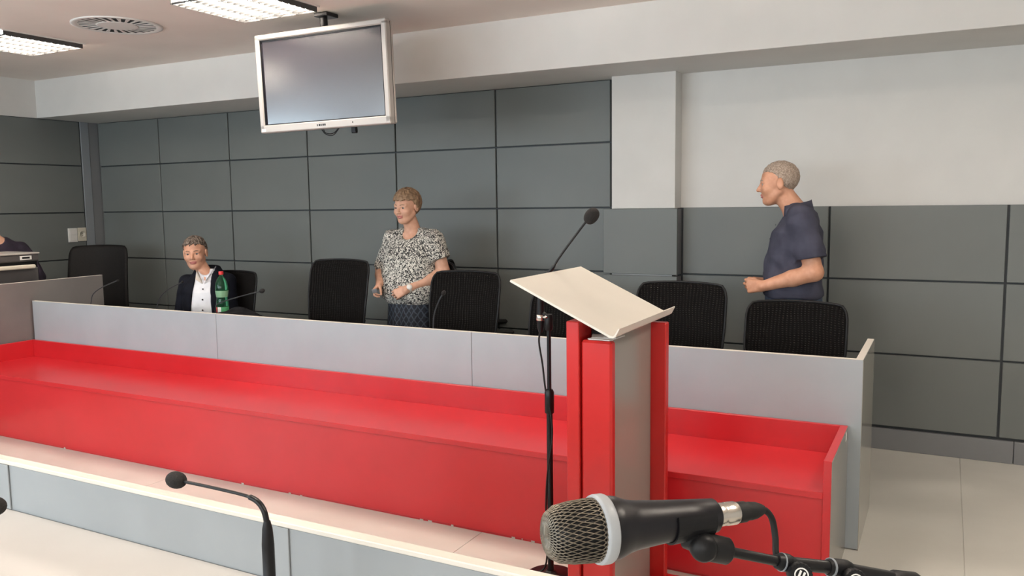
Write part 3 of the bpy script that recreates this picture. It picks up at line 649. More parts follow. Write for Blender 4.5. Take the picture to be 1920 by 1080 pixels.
def nets(fn, lo, hi, h):
    lo = np.array(lo, float); n = np.ceil((np.array(hi)-lo)/h).astype(int)+1
    B_ = 8; nb = (n+B_-1)//B_; n = nb*B_
    g = np.stack(np.meshgrid(*[np.arange(k) for k in nb], indexing='ij'), -1).reshape(-1, 3)
    cen = lo+(g*B_+(B_-1)/2)*h; dc = fn(cen); act = np.abs(dc) < h*B_*1.45
    vals = np.repeat(np.repeat(np.repeat(np.where(dc < 0, -1., 1.).reshape(nb).astype(np.float32), B_, 0), B_, 1), B_, 2)
    off = np.stack(np.meshgrid(*[np.arange(B_)]*3, indexing='ij'), -1).reshape(-1, 3)
    idx = (g[act][:, None, :]*B_+off[None]).reshape(-1, 3)
    for s_ in range(0, len(idx), 400000):
        q_ = idx[s_:s_+400000]; vals[q_[:, 0], q_[:, 1], q_[:, 2]] = fn(lo+q_*h)
    ins = vals < 0
    cnt = np.zeros(n-1, np.int8); cs = [(i, j, k) for i in (0, 1) for j in (0, 1) for k in (0, 1)]
    for i, j, k in cs: cnt += ins[i:n[0]-1+i, j:n[1]-1+j, k:n[2]-1+k]
    cells = np.argwhere((cnt > 0) & (cnt < 8)); vid = np.full(n-1, -1, np.int32); vid[tuple(cells.T)] = np.arange(len(cells))
    cv = {c: vals[cells[:, 0]+c[0], cells[:, 1]+c[1], cells[:, 2]+c[2]] for c in cs}
    acc = np.zeros((len(cells), 3)); num = np.zeros(len(cells))
    for a_ in cs:
        for d in range(3):
            if a_[d] == 0:
                b = list(a_); b[d] = 1; b = tuple(b); va_, vb_ = cv[a_], cv[b]; cr = (va_ < 0) != (vb_ < 0)
                t = np.where(cr, va_/np.where(cr, va_-vb_, 1), 0)
                p_ = np.tile(np.array(a_, float), (len(cells), 1)); p_[:, d] += t
                acc += p_*cr[:, None]; num += cr
    verts = lo+(cells+acc/num[:, None])*h
    quads = []
    for d in range(3):
        e, f = (d+1) % 3, (d+2) % 3; s0 = [slice(None)]*3; s1 = [slice(None)]*3; s0[d] = slice(0, -1); s1[d] = slice(1, None)
        a_, b_ = ins[tuple(s0)], ins[tuple(s1)]; ed = np.argwhere(a_ != b_)
        ok = (ed[:, e] > 0) & (ed[:, f] > 0) & (ed[:, e] < n[e]-1) & (ed[:, f] < n[f]-1); ed = ed[ok]
        def vi(de, df):
            q_ = ed.copy(); q_[:, e] += de; q_[:, f] += df; return vid[tuple(q_.T)]
        Q = np.stack([vi(-1, -1), vi(0, -1), vi(0, 0), vi(-1, 0)], 1); fl_ = ~a_[tuple(ed.T)]
        Q[fl_] = Q[fl_][:, ::-1]; quads.append(Q)
    return verts, np.concatenate(quads)
def nets_obj(name, fn, lo, hi, h, mats, parent, mi=None):
    v, q_ = nets(fn, lo, hi, h)
    me = bpy.data.meshes.new(name); me.vertices.add(len(v)); me.vertices.foreach_set('co', v.ravel())
    me.loops.add(q_.size); me.loops.foreach_set('vertex_index', q_.ravel().astype(np.int32))
    me.polygons.add(len(q_)); me.polygons.foreach_set('loop_start', np.arange(0, q_.size, 4, dtype=np.int32))
    me.polygons.foreach_set('use_smooth', np.ones(len(q_), bool))
    for m_ in (mats if isinstance(mats, (list, tuple)) else [mats]): me.materials.append(m_)
    if mi is not None: me.polygons.foreach_set('material_index', mi(v[q_].mean(1)).astype(np.int32))
    me.update(calc_edges=True); me.validate(); return link(name, me, parent)
def frame(face_deg, tilt=0, roll=0):
    """rows: forward, left, up of a head; face_deg 0 looks to local -y, positive turns to local +x"""
    a = R(face_deg); t = R(tilt)
    f = np.array([math.sin(a)*math.cos(t), -math.cos(a)*math.cos(t), -math.sin(t)]); l = np.array([math.cos(a), math.sin(a), 0])
    u = np.cross(f, l); r_ = R(roll); l2 = l*math.cos(r_)+u*math.sin(r_); u2 = u*math.cos(r_)-l*math.sin(r_)
    return np.array([f, l2, u2])
def head_sdf(P, c, F, s=1.0):
    Q = ((P-np.asarray(c)) @ F.T)/s; A = Q.copy(); A[:, 1] = np.abs(A[:, 1])
    d = ell(Q, (-.012, 0, .030), (.097, .076, .087))
    d = smin(d, ell(Q, (.030, 0, -.035), (.062, .060, .080)), .03)
    d = smin(d, cap(A, (-.005, .052, -.050), (.048, .022, -.092), .017, .018), .022)
    d = smin(d, ell(Q, (.062, 0, -.096), (.024, .026, .020)), .022)
    d = smin(d, ell(A, (.060, .038, -.030), (.026, .026, .024)), .02)
    d = smin(d, cap(A, (.080, .012, .018), (.066, .048, .018), .010, .009), .014)
    d = smax(d, -ell(A, (.094, .031, .000), (.016, .0165, .0095)), .010)
    d = smin(d, cap(A, (.0825, .019, .0085), (.0755, .045, .0075), .0058, .0052), .004)
    d = smin(d, cap(A, (.0815, .020, -.0095), (.0750, .044, -.0090), .0048, .0044), .005)
    d = smin(d, cap(Q, (.084, 0, .008), (.107, 0, -.030), .0075, .0105), .009)
    d = smin(d, ell(A, (.095, .0115, -.034), (.010, .0075, .0075)), .006)
    d = smin(d, ell(Q, (.0885, 0, -.0585), (.0095, .023, .0052)), .006)
    d = smin(d, ell(Q, (.0865, 0, -.0685), (.0095, .019, .0060)), .005)
    d = smax(d, -ell(Q, (.100, 0, -.0635), (.010, .022, .0016)), .003)
    e_ = ell(A, (-.012, .079, -.006), (.019, .010, .032)); e_ = smax(e_, -ell(A, (-.006, .090, -.004), (.011, .006, .020)), .005)
    return smin(d, e_, .006)*s
def hand_prims(w, d, s_, n, curl=(35, 45, 30), sc=1.0, spread=4, thumb=(.55, .65, .45), tcurl=25):
    """w wrist, d pointing, s_ thumb side, n palm side"""
    w, d, s_, n = [np.asarray(q_, float) for q_ in (w, d, s_, n)]
    d = d/np.linalg.norm(d); n = n-d*(n @ d); n = n/np.linalg.norm(n); s2 = np.cross(d, n); s_ = s2 if s2 @ s_ > 0 else -s2
    pr_ = []
    for k, (o_, L, r_) in enumerate(((.030, .072, .0083), (.0105, .080, .0086), (-.0095, .074, .0082), (-.0285, .060, .0074))):
        kn = w + (d*(.088-.006*abs(k-1)) + s_*o_)*sc; pr_.append(('p', w+s_*o_*.55*sc+d*.012*sc, kn, .0155*sc, .0115*sc))
        a = kn; ang = 0; dd = d*math.cos(R(spread*(1.2-k)))+s_*math.sin(R(spread*(1.2-k)))
        for fr_, cu, rr_ in zip((.45, .30, .25), curl, (1, .93, .82)):
            ang += cu + k*2.5; dr = dd*math.cos(R(ang))+n*math.sin(R(ang)); b = a+dr*L*fr_*sc
            pr_.append(('f%d' % k, a, b, r_*rr_*sc, r_*rr_*.92*sc)); a = b
    b0 = w+(d*.022+s_*.022+n*.006)*sc; td = d*thumb[0]+s_*thumb[1]+n*thumb[2]; td = td/np.linalg.norm(td)
    b1 = b0+td*.042*sc; t2 = td*math.cos(R(tcurl))+(d*.75+n*.5-s_*.45)*math.sin(R(tcurl)); t2 = t2/np.linalg.norm(t2)
    b2 = b1+t2*.032*sc; t3 = t2*.8+(d*.6+n*.4-s_*.4)*.45; t3 = t3/np.linalg.norm(t3); b3 = b2+t3*.024*sc
    pr_ += [('t', b0, b1, .0135*sc, .0105*sc), ('t', b1, b2, .0103*sc, .0092*sc), ('t', b2, b3, .0092*sc, .0078*sc)]
    return pr_
def hand_sdf(P, pr_):
    palm = None; fs = {}
    for k, a, b, ra, rb in pr_:
        d = cap(P, a, b, ra, rb)
        if k == 'p': palm = d if palm is None else smin(palm, d, .012)
        else: fs[k] = d if k not in fs else smin(fs[k], d, .004)
    fd = None
    for k, d in fs.items(): fd = d if fd is None else (smin(fd, d, .0015))
    return smin(palm, fd, .006)
def wrinkle(P, amp, f=28., ph=0.):
    return amp*(np.sin(P[:, 0]*f+2.3*np.sin(P[:, 2]*f*.7+ph))*np.sin(P[:, 2]*f*1.1+1.7*np.sin(P[:, 1]*f*.8+ph)) + .5*np.sin(P[:, 1]*f*1.7+P[:, 2]*f*.9+ph))
SKIN = noisy(mat('skin', (.60, .33, .22), .5), 30, (.56, .30, .20), (.64, .36, .25), .05, 300)
SKIN2 = noisy(mat('skin_tanned', (.56, .28, .17), .5), 30, (.52, .25, .15), (.60, .31, .20), .05, 300)
LIP = mat('lips', (.42, .14, .12), .45)
EYEW = mat('eye_white', (.42, .38, .36), .35); IRIS = mat('eye_iris', (.06, .05, .05), .2)
def eyes(par, c, F, s=1.0):
    c = np.asarray(c)
    for sg in (1, -1):
        p_ = c + (np.array([.0715, sg*.0315, -.001])*s) @ F
        e = MB().ball(p_, .0126*s, n=14, m_=10).build('eye', EYEW, par)
        MB().lathe([(.0070*s, .0106*s), (.0060*s, .0118*s), (.0, .0130*s)], c=p_, axis=tuple(F[0]), n=14, caps=False).build('iris', IRIS, e)
def brows(par, c, F, s, m_):
    c = np.asarray(c)
    for sg in (1, -1):
        P_ = [c+(np.array(q_)*[1, sg, 1]*s) @ F for q_ in ((.0905, .013, .0175), (.088, .028, .023), (.0765, .046, .0195))]
        MB().tube(spline(P_, 4), [.0028]*8+[.0014], 6).build('eyebrow', m_, par)
def hair_fn(c, F, s, thick, front, nape=-.07, side=-.03, amp=.003):
    c = np.asarray(c)
    def fn(P):
        Q = ((P-c) @ F.T)/s
        d = ell(Q, (-.014, 0, .031), (.097+thick, .076+thick, .087+thick))
        t = np.clip((Q[:, 0]+.045)/(.075), 0, 1); t = t*t*(3-2*t)
        line = nape+(side-nape)*np.clip((Q[:, 0]+.10)/.06, 0, 1); line = line+(front-line)*t
        line = line+.004*np.sin(Q[:, 1]*160)
        d = smax(d, line-Q[:, 2], .006)
        d = d+amp*np.sin(Q[:, 0]*190+3*np.sin(Q[:, 1]*90))*np.sin(Q[:, 1]*210+2*np.sin(Q[:, 2]*120))
        return d*s
    return fn
def person_root(label, x, y, rz): return thing('person', label, 'person', (x, y, 0), R(rz))
def tolocal(x, y, rz):
    c_, s_ = math.cos(R(-rz)), math.sin(R(-rz))
    return lambda p: np.array([(p[0]-x)*c_-(p[1]-y)*s_, (p[0]-x)*s_+(p[1]-y)*c_, p[2]])
def shoe_pair(par, pts, fwd, m_):
    for x, y in pts:
        rings = []
        for q_, wd, hh in ((-.07, .030, .07), (-.06, .038, .085), (.0, .042, .08), (.08, .047, .055), (.15, .044, .042), (.185, .030, .03), (.195, .012, .02)):
            rings.append([(x + wd*math.cos(a_) , y - q_, .004+hh/2+hh/2*math.sin(a_)) for a_ in [2*math.pi*k/14 for k in range(14)]])
        MB().ring_loft(rings).build('shoe', m_, par)
LEATH = mat('black_shoe_leather', (.015, .013, .012), .35)

# ---- standing woman
WX, WY, WR = -3.35, 4.85, 0
wm = person_root('standing woman in a black and white speckled blouse, hands before her', WX, WY, WR); L = tolocal(WX, WY, WR)
hc = L((-3.352, 4.79, 1.530)); HF = frame(-4, 6)
shR, shL = L((-3.515, 4.855, 1.300)), L((-3.172, 4.845, 1.300))
elL, wrL = L((-3.095, 4.85, 1.068)), L((-3.278, 4.655, .962)); elR, wrR = L((-3.610, 4.83, 1.080)), L((-3.510, 4.665, .995))
hpL = hand_prims(wrL, (-.80, -.42, -.38), (-.1, -.5, .9), (-.5, .75, -.3), (40, 55, 35), .92)
hpR = hand_prims(wrR, (-.12, -.72, -.60), (.75, -.3, .6), (.75, .30, -.5), (38, 48, 30), .90, thumb=(.7, .35, .65))
def w_body(P):
    d = stack(P, [(.80, 0, .0, .165, .115), (.95, 0, .0, .15, .10), (1.10, 0, .0, .15, .105), (1.22, .005, 0, .17, .11), (1.30, .007, .005, .165, .085), (1.345, .007, .01, .10, .06)])
    d = smin(d, cap(P, (.007, .012, 1.33), hc+np.array([0, .02, -.07]), .058, .050), .035)
    d = smin(d, head_sdf(P, hc, HF, .98), .012)
    for a_, b_, c_, hp in ((shL, elL, wrL, hpL), (shR, elR, wrR, hpR)):
        arm = smin(cap(P, a_, b_, .056, .046), cap(P, b_, b_*.6+c_*.4, .045, .043), .02)
        arm = smin(arm, cap(P, b_*.6+c_*.4, c_, .042, .028), .015)
        arm = smin(arm, near(P, c_, .30, lambda q_: hand_sdf(q_, hp)), .012)
        d = smin(d, arm, .008)
    return d
def lipmask(c, F, s):
    def f(P):
        Q = ((P-np.asarray(c)) @ F.T)/s
        return ((Q[:, 0] > .082) & (np.abs(Q[:, 1]) < .024) & (Q[:, 2] < -.0535) & (Q[:, 2] > -.0745)).astype(int)
    return f
nets_obj('body', w_body, (-.42, -.48, .78), (.42, .20, 1.68), .004, [SKIN, LIP], wm, lipmask(hc, HF, .98))
eyes(wm, hc, HF, .98)
HAIRW = noisy(mat('light_brown_hair', (.20, .115, .06), .55), 60, (.13, .075, .04), (.30, .19, .11), .4, 180, stretch=(1, 1, .25))
brows(wm, hc, HF, .98, HAIRW)
def w_hair(P):
    d = hair_fn(hc, HF, .98, .019, .052, -.085, -.07, .0035)(P); return smax(d, -(head_sdf(P, hc, HF, .98)+.004), .003)
nets_obj('hair', w_hair, hc-.15, hc+.15, .0045, HAIRW, wm)
BL = mat('speckled_blouse', (.5, .5, .48), .85)
tc = nd(BL, 'ShaderNodeTexCoord'); n1 = nd(BL, 'ShaderNodeTexNoise'); n1.inputs['Scale'].default_value = 78; n1.inputs['Detail'].default_value = 1.0; n1.inputs['Distortion'].default_value = 1.6
lk(BL, tc.outputs['Object'], n1.inputs['Vector']); rp = nd(BL, 'ShaderNodeValToRGB'); rp.color_ramp.elements[0].position = .485; rp.color_ramp.elements[1].position = .525
rp.color_ramp.elements[0].color = (.022, .022, .024, 1); rp.color_ramp.elements[1].color = (.62, .60, .54, 1)
lk(BL, n1.outputs['Fac'], rp.inputs[0]); lk(BL, rp.outputs[0], bsdf(BL).inputs['Base Color'])
def w_blouse(P):
    d = stack(P, [(.845, 0, -.005, .185, .15), (.90, -.012, -.02, .215, .175), (.97, -.012, -.02, .225, .18), (1.06, -.008, -.015, .218, .175), (1.16, 0, -.01, .212, .165), (1.24, .005, 0, .205, .145), (1.30, .007, .006, .185, .105), (1.345, .007, .010, .125, .075), (1.375, .007, .012, .085, .06)])
    for a_, b_, k in ((shL, elL, .60), (shR, elR, 1.02)):
        e = a_*(1-k)+b_*k; d = smin(d, ccone(P, a_*1.0+(a_-e)*.12, e+(np.array([.004, 0, 0]) if a_[0] > 0 else np.array([.010, 0, 0])), .070, .078 if a_[0] > 0 else .070), .05)
        d = smin(d, cap(P, a_*.55+np.array([.007, .010, 1.335])*.45, a_, .064, .070), .03)
    d = d+wrinkle(P, .0032, 30)
    d = smax(d, -ell(P, (.010, -.085, 1.385), (.080, .085, .085)), .006)
    return d
nets_obj('blouse', w_blouse, (-.40, -.28, .83), (.40, .26, 1.42), .0055, BL, wm)
SK = mat('dark_lattice_skirt', (.012, .014, .022), .8)
tc = nd(SK, 'ShaderNodeTexCoord'); mp = nd(SK, 'ShaderNodeMapping'); lk(SK, tc.outputs['Object'], mp.inputs[0])
ws = []
for ang in (32, -32):
    m_ = nd(SK, 'ShaderNodeMapping'); m_.inputs['Rotation'].default_value = (0, R(ang), 0); lk(SK, tc.outputs['Object'], m_.inputs[0])
    w_ = nd(SK, 'ShaderNodeTexWave', bands_direction='X'); w_.inputs['Scale'].default_value = 9.5; w_.inputs['Distortion'].default_value = 1.6; w_.inputs['Detail Scale'].default_value = 3.0; lk(SK, m_.outputs[0], w_.inputs['Vector']); ws.append(w_)
mx = nd(SK, 'ShaderNodeMath', operation='MAXIMUM'); lk(SK, ws[0].outputs['Fac'], mx.inputs[0]); lk(SK, ws[1].outputs['Fac'], mx.inputs[1])
rp = nd(SK, 'ShaderNodeValToRGB'); rp.color_ramp.elements[0].position = .80; rp.color_ramp.elements[1].position = .99
rp.color_ramp.elements[0].color = (.008, .010, .017, 1); rp.color_ramp.elements[1].color = (.045, .058, .08, 1); lk(SK, mx.outputs[0], rp.inputs[0]); lk(SK, rp.outputs[0], bsdf(SK).inputs['Base Color'])
def w_skirt(P):
    d = stack(P, [(.10, -.0, .0, .21, .19), (.40, 0, 0, .20, .175), (.70, 0, -.005, .195, .16), (.86, 0, -.008, .185, .148), (.92, 0, -.008, .172, .135)])
    an = np.arctan2(P[:, 1], P[:, 0]); return d + .006*np.sin(an*14)*np.clip((.95-P[:, 2])*3, 0, 1)
nets_obj('skirt', w_skirt, (-.25, -.24, .08), (.25, .22, .95), .009, SK, wm)
def legs(P):
    return np.minimum(cap(P, (-.09, .0, .45), (-.09, .02, .09), .055, .038), cap(P, (.09, .0, .45), (.09, .02, .09), .055, .038))
nets_obj('leg', legs, (-.16, -.08, .04), (.16, .1, .52), .01, SKIN, wm)
shoe_pair(wm, ((-.09, 0), (.09, 0)), None, LEATH)
wd = (wrL-elL)/np.linalg.norm(wrL-elL); wc = wrL-wd*.022
wt = MB().lathe([(.0325, -.008), (.034, -.006), (.034, .006), (.0325, .008)], c=wc, axis=tuple(wd), n=24, caps=False).build('watch', mat('pale_watch_strap', (.6, .55, .48), .4, .3), wm)
vd = np.array([.40, -.80, .30]); vd = vd-wd*(vd @ wd); vd = vd/np.linalg.norm(vd)
MB().lathe([(.019, 0), (.0195, .003), (.0185, .007), (0, .0075)], c=wc+vd*.030, axis=tuple(vd), n=20).build('watch_face', M['white'], wt)
ph = tag(MB().box(-.021, .021, -.006, .006, -.014, .014, .003).build('grey_gadget', mat('grey_gadget_plastic', (.16, .16, .17), .4)), 'small grey object held in the standing woman\'s right hand', 'gadget')
ph.location = (-3.478, 4.565, .955); ph.rotation_euler = (R(20), R(-12), R(10))

# ---- standing man in profile
MX, MY, MR = -.79, 4.97, -80
mn = person_root('standing man in a dark blue short sleeved shirt, seen in profile', MX, MY, MR); L = tolocal(MX, MY, MR)
hc2 = L((-.872, 4.955, 1.640)); HF2 = frame(-2, 4)
mshL, melL, mwrL = L((-.716, 4.79, 1.435)), L((-.640, 4.775, 1.145)), L((-.915, 4.785, 1.058))
mshR, melR, mwrR = L((-.745, 5.14, 1.435)), L((-.70, 5.16, 1.15)), L((-.935, 4.93, 1.062))
hpL2 = hand_prims(mwrL, L((-.915-.95, 4.785+.18, 1.058-.05))-L((-.915, 4.785, 1.058)), (0, 0, 1), L((-.915, 4.785+1, 1.058-.2))-L((-.915, 4.785, 1.058)), (55, 62, 40), 1.03, thumb=(.8, .35, .45))
hpR2 = hand_prims(mwrR, L((-.935-.9, 4.93-.25, 1.062-.05))-L((-.935, 4.93, 1.062)), (0, 0, 1), L((-.935, 4.93-1, 1.062-.2))-L((-.935, 4.93, 1.062)), (48, 55, 35), 1.02, thumb=(.8, .35, .45))
def m_body(P):
    d = stack(P, [(.85, 0, .02, .16, .11), (1.02, 0, .02, .155, .12), (1.20, 0, .02, .17, .12), (1.36, 0, .03, .185, .11), (1.44, 0, .035, .17, .08), (1.49, 0, .03, .09, .06)])
    d = smin(d, cap(P, (0, .03, 1.46), hc2+np.array([0, .025, -.06]), .064, .058), .04)
    d = smin(d, head_sdf(P, hc2, HF2, 1.05), .012)
    for a_, b_, c_, hp in ((mshL, melL, mwrL, hpL2), (mshR, melR, mwrR, hpR2)):
        arm = smin(cap(P, a_, b_, .060, .048), cap(P, b_, b_*.6+c_*.4, .048, .047), .02)
        arm = smin(arm, cap(P, b_*.6+c_*.4, c_, .046, .030), .015)
        arm = smin(arm, near(P, c_, .30, lambda q_: hand_sdf(q_, hp)), .012)
        d = smin(d, arm, .006)
    return d
nets_obj('body', m_body, (-.42, -.42, .83), (.42, .34, 1.80), .004, [SKIN2, LIP], mn, lipmask(hc2, HF2, 1.05))
eyes(mn, hc2, HF2, 1.05)
HAIRM = noisy(mat('cropped_grey_hair', (.32, .25, .20), .75), 140, (.24, .18, .14), (.42, .34, .28), .5, 320, .38, .62)
brows(mn, hc2, HF2, 1.05, HAIRM)
def m_hair(P):
    d = hair_fn(hc2, HF2, 1.05, .0038, .062, -.065, -.03, .0022)(P); return smax(d, -(head_sdf(P, hc2, HF2, 1.05)+.003), .002)
nets_obj('hair', m_hair, hc2-.15, hc2+.15, .0045, HAIRM, mn)
SH = noisy(mat('slate_blue_shirt', (.050, .052, .078), .9, 0, .2), 12, (.043, .045, .068), (.058, .060, .088), .25, 60)
def m_shirt(P):
    d = stack(P, [(.985, 0, .015, .196, .168), (1.02, 0, .01, .20, .172), (1.10, 0, .005, .20, .165), (1.25, 0, .012, .205, .155), (1.36, 0, .03, .205, .135), (1.43, 0, .04, .185, .10), (1.475, 0, .04, .125, .082), (1.50, 0, .034, .092, .078), (1.525, 0, .030, .082, .074)])
    for a_, b_ in ((mshL, melL), (mshR, melR)):
        e = a_*.26+b_*.74; d = smin(d, ccone(P, a_+(a_-e)*.10, e, .072, .082), .035); d = smin(d, cap(P, a_*.5+np.array([0, .036, 1.465])*.5, a_, .070, .074), .03)
    d = d+wrinkle(P, .0065, 21, 1.2)
    return smax(d, -ell(P, (0, -.11, 1.475), (.034, .06, .075)), .008)
msh = nets_obj('shirt', m_shirt, (-.36, -.24, .92), (.36, .28, 1.56), .0055, SH, mn)
cb = MB()
ring_o, ring_i = [], []
for k in range(25):
    a_ = R(-132+264*k/24)+R(90); fr_ = abs(k-12)/12
    cx, cy = math.cos(a_), math.sin(a_)
    ring_o.append((.104*cx, .016+.100*cy, 1.480-.030*fr_)); ring_i.append((.084*cx, .012+.088*cy, 1.545-.035*fr_))
cb.ring_loft([ring_o, ring_i, [(x*.95, y*.95, z-.004) for x, y, z in ring_i]], False, False, False); co = cb.build('collar', SH, msh)
s_ = co.modifiers.new('thickness', 'SOLIDIFY'); s_.thickness = .004
for z_, y_ in ((1.40, -.100), (1.32, -.130), (1.22, -.146), (1.12, -.164), (1.05, -.166)):
    MB().lathe([(.0055, 0), (.0055, .002), (0, .0026)], c=(.0, y_+.008, z_), axis=(0, -1, .1), n=12).build('button', M['black'], msh)
JE = noisy(mat('denim', (.045, .068, .11), .85), 60, (.035, .055, .09), (.06, .085, .135), .3, 200)
def m_jeans(P):
    A = P.copy(); A[:, 0] = np.abs(A[:, 0]); t = stack(P, [(.82, 0, .02, .18, .15), (.93, 0, .015, .186, .160), (1.03, 0, .01, .184, .156)])
    d = smin(t, cap(A, (.095, .02, .84), (.10, .01, .48), .092, .068), .05)
    return smin(d, ccone(A, (.10, .01, .50), (.105, .03, .05), .068, .06), .02)
nets_obj('trousers', m_jeans, (-.24, -.18, .03), (.24, .22, 1.02), .009, JE, mn)
shoe_pair(mn, ((-.105, .02), (.105, .02)), None, LEATH)

# ---- seated man
SX, SY, SR = -5.13, 4.60, 28
st = person_root('seated man with short greying hair, dark jacket and white shirt', SX, SY, SR); L = tolocal(SX, SY, SR)
hc3 = L((-5.205, 4.555, 1.190)); HF3 = frame(7, 3, 3)
sshR, sshL = L((-5.305, 4.55, .950)), L((-5.015, 4.69, .960))
selR, swrR = L((-5.335, 4.51, .70)), L((-5.22, 4.42, .655)); selL, swrL = L((-4.955, 4.66, .70)), L((-5.02, 4.50, .655))
hpL3 = hand_prims(swrL, (-.4, -.9, -.1), (-.8, .3, .2), (0, -.1, -1), (25, 30, 20), 1.0)
hpR3 = hand_prims(swrR, (.35, -.9, -.1), (.8, .3, .2), (0, -.1, -1), (25, 30, 20), 1.0)
def s_body(P):
    d = stack(P, [(.46, 0, .03, .16, .11), (.60, 0, .02, .155, .11), (.80, 0, .01, .15, .10), (.90, 0, .01, .15, .09), (.96, 0, .012, .12, .07), (1.0, 0, .01, .085, .058)])
    d = smin(d, cap(P, (0, .012, .97), hc3+np.array([0, .022, -.06]), .062, .055), .04)
    d = smin(d, head_sdf(P, hc3, HF3, 1.06), .012)
    for a_, b_, c_, hp in ((sshL, selL, swrL, hpL3), (sshR, selR, swrR, hpR3)):
        arm = smin(cap(P, a_, b_, .055, .045), cap(P, b_, c_, .044, .028), .02)
        d = smin(d, smin(arm, near(P, c_, .30, lambda q_: hand_sdf(q_, hp)), .012), .006)
    return d
SKIN3 = noisy(mat('skin_ruddy', (.58, .29, .19), .5), 30, (.53, .26, .165), (.62, .33, .22), .05, 300)
nets_obj('body', s_body, (-.42, -.50, .44), (.42, .24, 1.36), .004, [SKIN3, LIP], st, lipmask(hc3, HF3, 1.06))
eyes(st, hc3, HF3, 1.06)
HAIRS = noisy(mat('greying_brown_hair', (.10, .065, .045), .6), 38, (.035, .022, .015), (.26, .20, .16), .5, 160, .38, .75)
brows(st, hc3, HF3, 1.06, mat('dark_brow', (.10, .06, .04), .7))
def s_hair(P):
    d = hair_fn(hc3, HF3, 1.06, .008, .064, -.065, -.030, .006)(P); return smax(d, -(head_sdf(P, hc3, HF3, 1.06)+.003), .002)
nets_obj('hair', s_hair, hc3-.15, hc3+.15, .0042, HAIRS, st)
WS = noisy(mat('white_shirt', (.74, .75, .80), .8), 20, (.72, .73, .78), (.77, .78, .82), .15, 60)
def s_coat(P):
    return stack(P, [(.47, 0, .03, .190, .180), (.60, 0, .02, .190, .180), (.78, 0, .01, .194, .174), (.89, 0, .012, .192, .154), (.955, 0, .018, .178, .126), (1.005, 0, .022, .142, .104), (1.05, 0, .022, .106, .092), (1.09, 0, .022, .090, .084)])
def s_shirt(P):
    d = stack(P, [(.47, 0, .02, .18, .145), (.60, 0, .005, .18, .150), (.78, 0, -.005, .19, .145), (.90, 0, -.002, .19, .136), (.975, 0, .006, .16, .108), (1.03, 0, .010, .10, .084), (1.06, 0, .01, .08, .074)])
    d = d+wrinkle(P, .003, 26, .4)
    d = smax(d, s_coat(P)+.014, .004)
    d = smax(d, -cap(P, (0, -.055, 1.075), (0, .02, 1.17), .058, .066), .005)
    return smax(d, -ell(P, (0, -.105, 1.0), (.022, .05, .05)), .006)
wsh = nets_obj('shirt', s_shirt, (-.24, -.20, .46), (.24, .20, 1.08), .0055, WS, st)
for z_, y_ in ((.915, -.123), (.835, -.142), (.755, -.152)):
    MB().lathe([(.006, 0), (.006, .003), (0, .0035)], c=(.004, y_, z_), axis=(0, -1, .1), n=12).build('button', M['black'], wsh)
SC = mat('cream_inner_collar', (.66, .58, .50), .8)
for sg in (-1, 1):   # open collar wings
    c_ = MB(); V = [(sg*.010, -.098, .955), (sg*.064, -.082, .985), (sg*.088, -.012, 1.035), (sg*.072, -.010, 1.085), (sg*.056, -.066, 1.040), (sg*.020, -.092, .985)]
    V2 = [(x*.93, y+.012, z) for x, y, z in V]; n = 6
    c_.add(V+V2, [tuple(range(n)), tuple(range(2*n-1, n-1, -1))]+[(i, (i+1) % n, (i+1) % n+n, i+n) for i in range(n)], True); c_.build('collar', WS if sg > 0 else SC, wsh)
JK = noisy(mat('navy_jacket', (.004, .005, .009), .8, 0, .15), 15, (.003, .0035, .007), (.006, .007, .013), .25, 50)
def s_jacket(P):
    d = s_coat(P)
    for a_, b_, c_ in ((sshL, selL, swrL), (sshR, selR, swrR)):
        d = smin(d, cap(P, a_, b_, .066, .060), .03); e = b_*.12+c_*.88; d = smin(d, smax(cap(P, b_, c_, .058, .046), (P-e) @ ((c_-b_)/np.linalg.norm(c_-b_)), .004), .02)
    d = d+wrinkle(P, .0045, 22, 2.1)
    # open front: wedge over the shirt, and the neck opening
    hw = np.interp(P[:, 2], [.45, .70, .88, .98, 1.08], [.100, .085, .070, .062, .066])
    wedge = np.maximum(np.abs(P[:, 0]+.010)-hw, P[:, 1]+.015)
    d = smax(d, -wedge, .012)
    return smax(d, -cap(P, (0, -.01, 1.03), (0, .01, 1.2), .076, .082), .008)
nets_obj('jacket', s_jacket, (-.44, -.44, .45), (.44, .26, 1.12), .0065, JK, st)
TR = mat('dark_trousers', (.015, .016, .022), .85)
def s_legs(P):
    A = P.copy(); A[:, 0] = np.abs(A[:, 0])
    d = smin(stack(P, [(.485, 0, .0, .17, .15), (.56, 0, .01, .17, .13), (.62, 0, .02, .165, .12)]), cap(A, (.09, -.02, .57), (.11, -.42, .555), .075, .062), .05)
    return smin(d, cap(A, (.11, -.42, .55), (.11, -.40, .09), .06, .045), .03)
nets_obj('trousers', s_legs, (-.26, -.52, .03), (.26, .20, .66), .010, TR, st)
shoe_pair(st, ((-.11, -.40), (.11, -.40)), None, LEATH)

